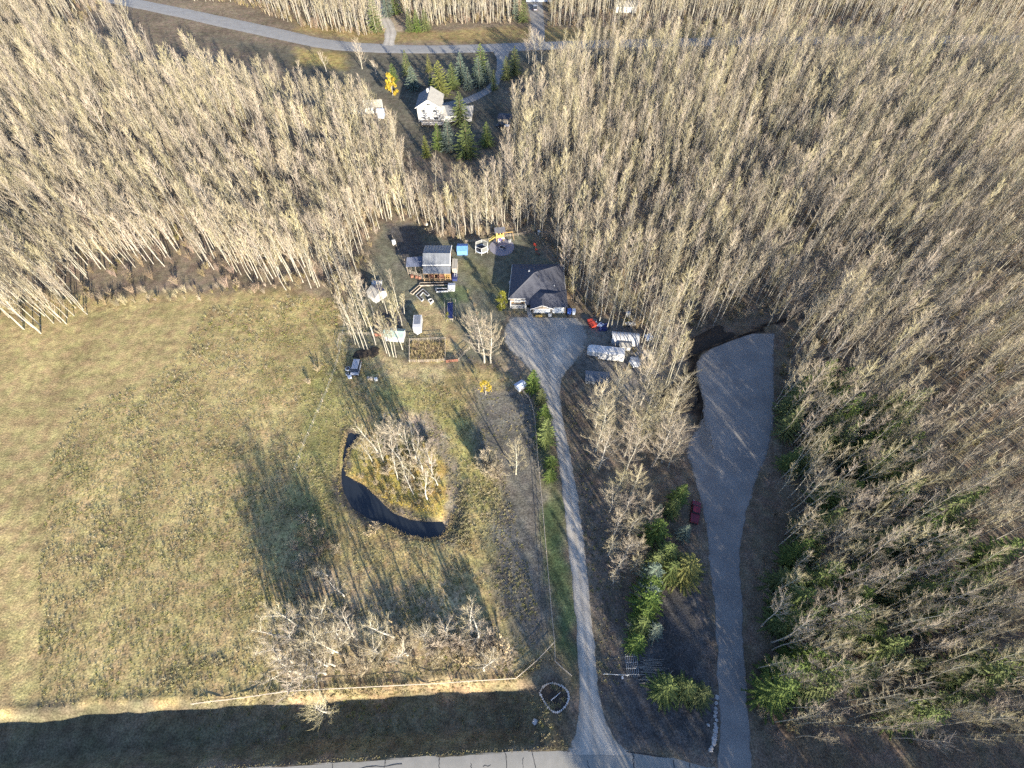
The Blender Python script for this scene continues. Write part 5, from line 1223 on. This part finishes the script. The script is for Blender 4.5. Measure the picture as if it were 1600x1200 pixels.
def playset():
    o = thing('playset', 'cedar play tower with dark roof, slide and swing frame at the edge of the woods', 'playset', G(781,374), R(8))
    for x in (-1.2,1.2):
        for y in (-1,1): MB().box((x,y,1.9), (.14,.14,3.8)).build('post', M['cedar'], o)
    MB().box((0,0,1.5), (2.6,2.2,.12)).build('platform', M['cedar'], o)
    w = MB(); w.box((0,-1.02,2.5), (2.3,.06,.25)); w.box((0,-1.02,1.9), (2.3,.06,.7)); w.box((-.95,-1.02,2.9), (.4,.06,1.6)); w.box((.1,-1.02,2.9), (.3,.06,1.6)); w.box((1.0,-1.02,2.9), (.3,.06,1.6)); w.box((0,-1.02,3.5), (2.3,.06,.35)); w.build('front_wall', M['cedar'], o)
    for x in (-1.2,1.2): MB().box((x*1.01,0,2.0), (.06,1.9,.9)).build('side_wall', M['cedar'], o)
    MB().slab([(-1.7,-1.3,3.5),(1.7,-1.3,3.5),(1.7,.1,4.7),(-1.7,.1,4.7)], .08).build('roof', M['shingle'], o)
    MB().slab([(-1.7,1.5,3.5),(1.7,1.5,3.5),(1.7,.1,4.7),(-1.7,.1,4.7)], .08).build('roof', M['shingle'], o)
    s = MB(); s.slab([(-1.3,-.5,1.55),(-1.3,.4,1.55),(-3.6,.0,.25),(-3.6,-.8,.25)], .08); so = s.build('slide', M['slide'], o)
    MB().bar((-1.3,-.5,1.7), (-3.6,-.8,.4), .07).build('slide_rim', M['slide'], so); MB().bar((-1.3,.4,1.7), (-3.6,0,.4), .07).build('slide_rim', M['slide'], so)
    MB().bar((1.2,0,2.4), (4.2,.1,2.4), .09).build('swing_beam', M['cedar'], o)
    for y in (-1,1): MB().bar((4.2,.1,2.45), (4.5,y*1.1,0), .07).build('swing_leg', M['wood'], o)
    for x in (2.2,3.3):
        sw = MB().box((x,-.1,.6), (.5,.2,.05)).build('swing_seat', M['dark'], o)
        for s_ in (-.2,.2): MB().bar((x+s_,.05,2.35), (x+s_,-.1,.62), .015).build('swing_chain', M['galv'], sw)
    MB().slab([(-.6,-1.15,1.35),(.4,-1.15,1.35),(.3,-1.3,.4),(-.5,-1.3,.4)], .04).build('banner', M['purple'], o)
    MB().box((.9,-1.12,1.2), (.9,.05,.5)).build('sign_board', M['white'], o)
playset()
c = P(784,386); cz = h1(c.x, c.y)
rr = random.Random(9)
struct(MB().prism([(c.x + 4.0*math.cos(a)*(1+rr.uniform(-.04,.04)), c.y + 4.2*math.sin(a)) for a in [2*math.pi*i/40 for i in range(40)]], cz-.3, cz+.1).build('gravel_circle', M['mulch']))
o = thing('fire_pit', 'dark fire pit ring in the middle of the grey gravel circle', 'fire pit', (c.x, c.y-.3, cz+.1))
for i in range(12):
    a = i*math.pi/6; MB().box((.75*math.cos(a), .75*math.sin(a), .14), (.36,.22,.28), a+math.pi/2).build('stone', M['rock'], o)
MB().prism([(.6*math.cos(a),.6*math.sin(a)) for a in [i*math.pi/6 for i in range(12)]], 0, .05).build('ash', M['black'], o)
def chair(base, rz, m, label, group):
    o = thing('garden_chair', label, 'chair', base, rz, group)
    MB().box((0,0,.4), (.6,.6,.06)).build('seat', m, o); b = MB(); b.slab([(-.3,.28,.42),(.3,.28,.42),(.3,.5,1.05),(-.3,.5,1.05)], .05); b.build('backrest', m, o)
    for sx in (-1,1):
        MB().box((sx*.33,0,.6), (.09,.62,.05)).build('armrest', m, o)
        for y in (-.26,.26): MB().box((sx*.3,y,.2), (.07,.07,.4)).build('leg', m, o)
for i, (px, py, rz, m, lab) in enumerate(((780,379,.3,'white','white garden chair in front of the play tower'),(788,389,3.0,'dark','dark garden chair on the gravel circle'),(776,383,1.6,'dark','dark garden chair at the left rim of the gravel circle'),
        (796,379,-1.0,'white','pale garden chair at the right rim of the gravel circle'),(836,385,.6,'red','red garden chair in the yard behind the house, the upper of two'),(838,391,2.0,'red','red garden chair in the yard behind the house, the lower of two'))):
    g = G(px, py, .1 if i < 4 else 0); chair(g, rz, M[m], lab, 'garden chairs')
o = thing('picnic_bench', 'low red-brown bench running out from the red chairs behind the house', 'bench', G(840,397), R(-50))
MB().box((0,0,.42), (1.7,.4,.07)).build('seat', M['wood_red'], o)
for x in (-.7,.7): MB().box((x,0,.2), (.1,.36,.4)).build('leg', M['wood_red'], o)

# ------------------------------------------------------------------ beds, planters, garden
def frame_bed(name, label, pts, m, w=.16, h=.5, fill='soil', closed=True, cat='raised bed', group=None):
    """planter: board walls along an outline given in photo pixels, soil inside"""
    q = [G(*p) for p in pts]; c = sum(q, Vector()) / len(q); o = thing(name, label, cat, c, 0, group); L = [p - c for p in q]; n = len(L)
    for i in range(n if closed else n-1):
        a, b = L[i], L[(i+1) % n]; d = b - a; MB().box(((a.x+b.x)/2,(a.y+b.y)/2,h/2), (d.length+w, w, h), math.atan2(d.y,d.x)).build('board', m, o)
    if fill: MB().prism([(p.x*.985,p.y*.985) for p in L], -.1, h*.72).build('fill', M[fill], o)
    return o
frame_bed('raised_bed', 'U-shaped white-edged raised bed at the top of the tan lawn', [(650,462),(661,452),(671,461),(668,463),(661,457),(656,463),(662,468),(659,471)], M['galv'], .12, .4)
frame_bed('raised_bed', 'small white-rimmed round trough below the U-shaped bed', [(669,470),(674,468),(677,471),(673,475)], M['white'], .16, .6)
frame_bed('raised_bed', 'long slatted white bed slanting left above the U-shaped bed', [(641,458),(655,446),(658,448),(645,460)], M['wood_grey'], .14, .4)
frame_bed('long_trough', 'white stock trough planter in the shade below the barn', [(681,452),(700,452),(700,456),(682,457)], M['white'], .16, .5, 'soil')
frame_bed('pipe_planter', 'long grey slatted planter in line below the barn front', [(656,443),(701,442),(701,446),(656,447)], M['wood_grey'], .14, .45, 'soil')
frame_bed('covered_bed', 'navy tarp-covered garden bed inside a low wire fence', [(699,473),(708,473),(708,499),(699,499)], M['wood_grey'], .1, .35, 'tarp_navy')
def post_fence(name, label, path, spacing, h, m, rails=(.5, 1.0), r=.06, wire=True, cat='fence', group=None, board=False, mr=None):
    w = chaikin(W(path), 0); d = np.concatenate([[0], np.cumsum(np.hypot(*np.diff(w, axis=0).T))]); n = max(1, int(round(d[-1] / spacing)))
    t = np.linspace(0, d[-1], n+1); xs = np.interp(t, d, w[:,0]); ys = np.interp(t, d, w[:,1]); zs = H(xs, ys)
    o = thing(name, label, cat, (float(xs[0]), float(ys[0]), float(zs[0])), 0, group); q = [Vector((float(x-xs[0]), float(y-ys[0]), float(z-zs[0]))) for x, y, z in zip(xs, ys, zs)]
    pm = MB().tube([(0,0,-.3),(0,0,h)], [r,r*.9], 6).mesh('post', m)
    for p in q:
        c = link('post', pm, o, p); c.rotation_euler = (rnd.uniform(-.04,.04), rnd.uniform(-.04,.04), rnd.random()*3)
    for a, b in zip(q[:-1], q[1:]):
        for k, z in enumerate(rails):
            if board:
                dv = b - a; mb = MB(); mb.slab([a+Vector((0,0,z+.07)), b+Vector((0,0,z+.07)), b+Vector((0,0,z-.07)), a+Vector((0,0,z-.07))], .035); mb.build('rail', mr or m, o)
            else: MB().bar(a+Vector((0,0,z)), b+Vector((0,0,z)), .045 if not wire else .008, 4).build('rail' if not wire else 'wire', mr or m, o)
    return o
post_fence('wire_fence', 'post and wire fence along the left side of the field', [(462,735),(478,690),(497,645),(512,610),(525,575),(531,552),(540,500),(546,470)], 3.2, 1.35, M['wood_grey'], (.35,.7,1.05,1.25), mr=M['galv'])
post_fence('paddock_fence', 'weathered rail fence between the paddock and the spruce row of the drive', [(797,597),(815,612),(830,630),(836,660),(840,720),(847,790),(853,860),(860,940),(866,1003),(867,1034)], 2.6, 1.35, M['wood_grey'], (1.2,.65), wire=False)
post_fence('corner_rail', 'diagonal rail fence cutting the field corner beside the drive', [(866,1004),(842,1030),(806,1061)], 2.4, 1.3, M['wood_grey'], (1.15,.6), wire=False)
post_fence('entrance_rail', 'short rail fence angling down to the entrance of the drive', [(867,1034),(880,1046),(893,1057)], 1.6, 1.2, M['wood_grey'], (1.05,.55), wire=False)
post_fence('field_fence', 'pale rail fence along the top of the ditch bank below the field', [(300,1100),(462,1080),(545,1076),(640,1071),(720,1066),(806,1061)], 3.0, 1.25, M['wood_grey'], (1.1,.55), wire=False)
post_fence('gate_rail', 'single white rail barrier on the right side of the drive entrance', [(943,1054),(980,1056)], 2.0, 1.0, M['white'], (.92,), wire=False, r=.08)
post_fence('back_fence', 'low rail fence along the woods behind the play tower', [(728,379),(764,377),(792,370),(812,369),(830,362)], 2.6, 1.1, M['wood_grey'], (.95,.5), wire=False)
post_fence('side_fence', 'slim wire fence running down between the house and the right woods', [(830,362),(846,380),(862,400),(876,422),(883,450),(893,470)], 2.6, 1.3, M['wood_grey'], (.4,.8,1.2), mr=M['galv'])
post_fence('garden_fence', 'pale rail fence around the dead corn garden', [(640,566),(696,566),(696,531),(640,533),(640,566)], 2.4, 1.2, M['wood_grey'], (1.1,.7,.3), wire=False, r=.07)
post_fence('pen_fence', 'pale rail fence left of the red-brown gate panel', [(528,544),(531,524),(560,523),(586,524)], 2.4, 1.2, M['wood_grey'], (1.1,.6), wire=False)
post_fence('bed_fence', 'thin wire fence around the navy covered bed', [(695,470),(712,470),(712,503),(695,503),(695,470)], 1.8, 1.2, M['wood_grey'], (.4,.8,1.15), mr=M['galv'], r=.05)
post_fence('lawn_fence', 'rail fence angling from the red-brown gate to the poplar clump', [(717,564),(724,556),(734,546)], 2.0, 1.2, M['wood_grey'], (1.1,.6), wire=False)
post_fence('garden_plot_fence', 'wire fence along the turned garden plot left of the barn', [(614,372),(622,392),(634,410),(648,428)], 2.4, 1.2, M['wood_grey'], (.5,1.1), mr=M['wood_grey'])
def gate(a, b, label):
    p, q = G(*a), G(*b); d = q - p; o = thing('board_gate', label, 'gate', p, math.atan2(d.y, d.x)); L = d.length
    n = max(6, int(L / .3))
    for i in range(n): MB().box(((i+.5)*L/n, 0, .6), (L/n*.86,.05,1.1)).build('board', M['wood_red'], o)
    for z in (.25,.95): MB().box((L/2,.06,z), (L,.06,.12)).build('rail', M['wood_red'], o)
gate((586,525), (610,525), 'red-brown board gate beside the green-roofed shed'); gate((697,567), (716,565), 'red-brown board gate at the corner of the corn garden')
# dead corn
a, b = jgrid(*[float(v) for v in (W([(642,565)])[0][0], W([(695,565)])[0][0], W([(660,565)])[0][1], W([(660,535)])[0][1])], .55)
k = nr.random(len(a)) < .8; a, b = a[k], b[k]; n = len(a)
reed_t = [joined('stalk_%d' % i, [(tuft(850+i, 30, 1.15, .45), M['reed'])]) for i in range(2)] + [joined('dark_stalk', [(tuft(853, 30, .9, .45), M['brown_twig'])])]
stuff_points('dead_corn', reed_t, np.stack([a, b, H(a, b), nr.uniform(0, 6.28, n), nr.uniform(.6, 1.2, n), nr.integers(0, 3, n)], 1), 'dead tan corn stalks filling the fenced garden', 'corn')
def reeds(name, poly, sp, label, s0, s1):
    w = W(poly); x0, y0 = w.min(0); x1, y1 = w.max(0); a, b = jgrid(x0, x1, y0, y1, sp); k = inside(a, b, w); a, b = a[k], b[k]; n = len(a)
    stuff_points(name, reed_t[:2], np.stack([a, b, H(a, b), nr.uniform(0, 6.28, n), nr.uniform(s0, s1, n), nr.integers(0, 2, n)], 1), label, 'reeds')
reeds('shore_reeds', [(600,824),(632,840),(665,847),(694,842),(706,826),(712,800),(704,800),(698,822),(690,836),(665,841),(632,834),(604,818)], .35, 'pale dead reeds along the near shore of the pond', .3, .55)
reeds('far_shore_reeds', [(538,672),(530,705),(526,735),(529,768),(533,762),(531,735),(535,705),(543,678)], .35, 'pale dead reeds along the left shore of the pond', .3, .5)

reeds('island_shore_reeds', [(542,702),(552,690),(562,679),(566,684),(556,694),(546,705),(541,724),(545,740),(558,748),(572,755),(588,769),(603,784),(618,797),(642,807),(666,811),(666,814),(640,811),(615,801),(600,787),(585,772),(570,758),(556,751),(540,743),(537,725)], .35, 'pale dead reeds along the island shore of the pond', .25, .5)

def heap(name, label, cat, base, r, h, m, seed, group=None, rock=False, sc=(1,1)):
    """lumpy mound or boulder"""
    rr = random.Random(seed); bm = bmesh.new(); bmesh.ops.create_icosphere(bm, subdivisions=3 if not rock else 2, radius=1)
    for v in bm.verts:
        n = 1 + .22 * math.sin(v.co.x*4+seed) * math.cos(v.co.y*5+seed*2) + rr.uniform(-.10,.10); v.co = Vector((v.co.x*n*r*sc[0], v.co.y*n*r*sc[1], v.co.z*n*h))
    me = bpy.data.meshes.new(name); bm.to_mesh(me); bm.free(); me.materials.append(m)
    o = link(name, me, None, base); o.rotation_euler.z = rr.random()*3; return tag(o, label, cat, group)
heap('boulder', 'white boulder on the shaded grass left of the drive entrance', 'boulder', G(836,1128,.1), .55, .4, M['rock'], 1, rock=True)
for i, (x, y) in enumerate([(1120,1090),(1118,1099),(1117,1107),(1117,1113),(1116,1119),(1118,1125),(1116,1131),(1117,1137),(1116,1143),(1115,1149),(1114,1155),(1113,1161),(1110,1168),(1108,1172)]):
    heap('border_rock', 'small pale rock in the row edging the corner by the gravel road', 'rock', G(x, y, .05), .3 + .16*rnd.random(), .26, M['rock'], 20+i, 'rocks edging the corner', True)
heap('rock', 'lone small pale rock inside the rock row', 'rock', G(1105,1133,.05), .28, .2, M['rock'], 40, rock=True)
heap('soil_heap', 'dark heap of turned soil below the left aspen clump', 'heap', G(567,552), 2.2, .5, M['soil'], 50, sc=(1.2,.7)); heap('soil_heap', 'smaller dark soil heap right of the first below the aspens', 'heap', G(584,550), 1.6, .45, M['soil'], 51)
heap('tarp_heap', 'dark covered heap behind the pale blue barrels', 'heap', G(942,512), 1.6, 1.0, M['tarp_navy'], 52)
heap('brush_pile', 'grey brush pile behind the travel trailer', 'brush pile', G(1003,552), 2.6, .7, M['wood_grey'], 53); heap('scrap_heap', 'low grey scrap heap right of the travel trailer', 'heap', G(992,566), 1.8, .5, M['galv'], 54)
heap('soil_mound', 'bulky dark mound of earth and brush at the left edge of the gravel lot', 'mound', G(1066,622), 4.2, 2.0, M['soil'], 60, sc=(1.0,1.7)); heap('soil_mound', 'long black earth bank across the top of the gravel lot', 'mound', G(1104,534), 3.2, 1.2, M['soil'], 61, sc=(2.6,1.0)).rotation_euler.z = R(30)
# flower bed by the entrance
c = P(868,1090); o = thing('flower_bed', 'oval flower bed with pale stone edging and a driftwood log left of the drive', 'flower bed', (c.x, c.y, max(h1(c.x + a, c.y + b) for a in (-2.2, 0, 2.2) for b in (-2.2, 0, 2.2)) - .03))
pts = [(843,1083),(848,1073),(860,1067),(875,1071),(885,1078),(889,1088),(886,1100),(878,1110),(868,1115),(858,1108),(850,1097)]
L = [P(*p) - P(868,1090) for p in pts]; MB().prism([(p.x,p.y) for p in L], -.4, .12).build('soil', M['soil'], o)
rr = random.Random(4); q = chaikin(np.array([[p.x,p.y] for p in L] + [[L[0].x,L[0].y]]), 2); q = resample(q, 40)
for i in range(39):
    s = .13 + .1*rr.random(); MB().box((q[i,0],q[i,1],.14), (s*2,s*1.5,.22), rr.random()*3).build('edging_stone', M['rock'] if i > 10 else M['wood_grey'], o)
MB().tube([(-.9,-.5,.3),(.2,.25,.34),(.9,.8,.3)], [.09,.08,.05], 6).build('log', M['galv'], o)
for i in range(16):
    x, y = rr.uniform(-1.8,1.6), rr.uniform(-1.8,1.8); t = tuft(880+i, 30, .5, .45).build('plant', M['grass_dry'] if i % 3 else M['grass_green'], o); t.location = (x,y,.12)
# poles
o = thing('pole_pile', 'pile of long peeled poles lying below the dark spruce near the lower right', 'log pile', G(1018,1048)); rr = random.Random(6)
for i in range(22):
    y = -1.9 + 3.9*i/21; a = rr.uniform(-.10,.10); l = rr.uniform(3.2,5.6); x = rr.uniform(-.7,.7); z = .09 + .1*(i % 3)
    MB().tube([(x-l/2,y-a*l/2,z),(x+l/2,y+a*l/2,z)], [.09,.05], 6).build('pole', M['pole'], o)
MB().tube([(2.3,-1.4,.15),(4.0,0,.15)], [.09,.07], 6).build('pole', M['wood_grey'], o)
o = thing('gate_stack', 'stack of wire livestock panels leaning beside the pole pile', 'panels', G(988,1040)); 
for i in range(7): MB().bar((-1.2+i*.36,-1.9,.3), (-1.2+i*.36,1.9,.45), .03).build('bar', M['galv'], o)
for y in (-1.5,-.5,.5,1.5): MB().bar((-1.2,y,.36), (1.0,y,.38), .03).build('bar', M['galv'], o)

# ------------------------------------------------------------------ odds and ends in the yards
def drum(px, py, m, label, r=.32, h=.9, group=None, name='barrel'):
    o = thing(name, label, 'barrel', G(px, py), 0, group)
    MB().tube([(0,0,0),(0,0,h*.1),(0,0,h*.5),(0,0,h*.9),(0,0,h)], [r*.92,r,r*1.04,r,r*.92], 14).build('body', m, o)
    for z in (.33,.66): MB().tube([(0,0,h*z-.03),(0,0,h*z+.03)], [r*1.07]*2, 14).build('hoop', m, o)
    MB().tube([(0,0,h),(0,0,h+.04)], [r*.7,r*.7], 12).build('lid', M['dark'], o)
def tote(px, py, m, label, rz, s=(1.5,1.2,1.0), group=None):
    o = thing('plastic_tote', label, 'tote', G(px, py), rz, group)
    b = MB(); x, y, z = s; b.v = [(-x*.44,-y*.44,0),(x*.44,-y*.44,0),(x*.44,y*.44,0),(-x*.44,y*.44,0),(-x/2,-y/2,z),(x/2,-y/2,z),(x/2,y/2,z),(-x/2,y/2,z)]; b.f = [(0,3,2,1),(4,5,6,7),(0,1,5,4),(1,2,6,5),(2,3,7,6),(3,0,4,7)]; b.build('body', m, o)
    MB().box((0,0,z+.04), (x*1.06,y*1.06,.08)).build('lid', m, o)
tote(922,505, M['red'], 'upper of the two red tubs in the yard right of the house', .3); tote(926,510, M['red'], 'lower and larger of the two red tubs in the yard right of the house', .5, (1.8,1.5,1.1))
drum(929,505, M['pale_blue'], 'pale blue barrel touching the red tubs', .5, 1.0); drum(933,509, M['pale_blue'], 'middle of the three pale blue barrels beside the red tubs', .5, .9); tote(938,511, M['pale_blue'], 'pale blue tub at the right end of the barrel row', .7, (1.4,1.2,.9))
tote(889,490, M['blue'], 'blue bin at the right corner of the garage', 0, (1.1,1.0,1.5)); tote(896,490, M['pale_blue'], 'pale bin beside the blue one at the garage corner', 0, (.9,1.0,1.4)); drum(889,495, M['dark'], 'dark barrel in front of the blue bin', .4, .7)
tote(859,494, M['white'], 'white chest between the two garage doors', 0, (.95,.7,.6))
o = thing('garden_roll', 'tan yellow roll lying in front of the wide garage door', 'roll', G(842,495), .05)
MB().tube([(-.95,0,.35),(.95,0,.35)], [.35,.35], 14).build('roll', M['yellow'], o); MB().tube([(-.97,0,.35),(-.5,0,.35)], [.2,.2], 10).build('core', M['dark'], o)
tote(616,381, M['white'], 'white tank at the left edge of the turned garden plot', .3, (1.1,1.1,1.2)); tote(666,351, M['white'], 'small white box on the strip behind the turned garden plot', 0, (1.0,.6,.5))
drum(544,577, M['galv'], 'upper round metal trough beside the grey car', .7, .5, name='trough'); drum(543,585, M['galv'], 'middle metal tub beside the grey car', .45, .5, name='tub'); tote(547,590, M['pale_blue'], 'pale box lowest in the line beside the grey car', .4, (.9,.8,.6))
tote(588,594, M['white'], 'small white bee box on the mown patch in front of the pond', .2, (.8,.6,.9)); tote(581,593, M['wood_grey'], 'grey bee box just left of the white one', .1, (.7,.6,.9)); tote(576,592, M['wood_grey'], 'leftmost grey bee box in the row', .3, (.6,.6,.8))
tote(1012,530, M['pale_blue'], 'pale blue crate among aspens right of the arched shelter', .4, (1.8,1.5,1.2)); tote(980,495, M['galv'], 'grey cabinet among trunks behind the arched shelter', 0, (1.2,.8,1.6))
tote(842,366, M['white'], 'small white cabinet at the edge of the woods behind the house', .2, (.8,.8,1.3))
drum(731,496, M['dark'], 'dark tub on the shaded lawn right of the navy covered bed', .4, .4, name='tub')
o = thing('mailbox_post', 'small white marker post just right of the white rail barrier', 'post', G(971,1060)); MB().box((0,0,.5), (.1,.1,1.0)).build('post', M['white'], o); MB().box((0,0,1.05), (.3,.5,.26)).build('box', M['galv'], o)
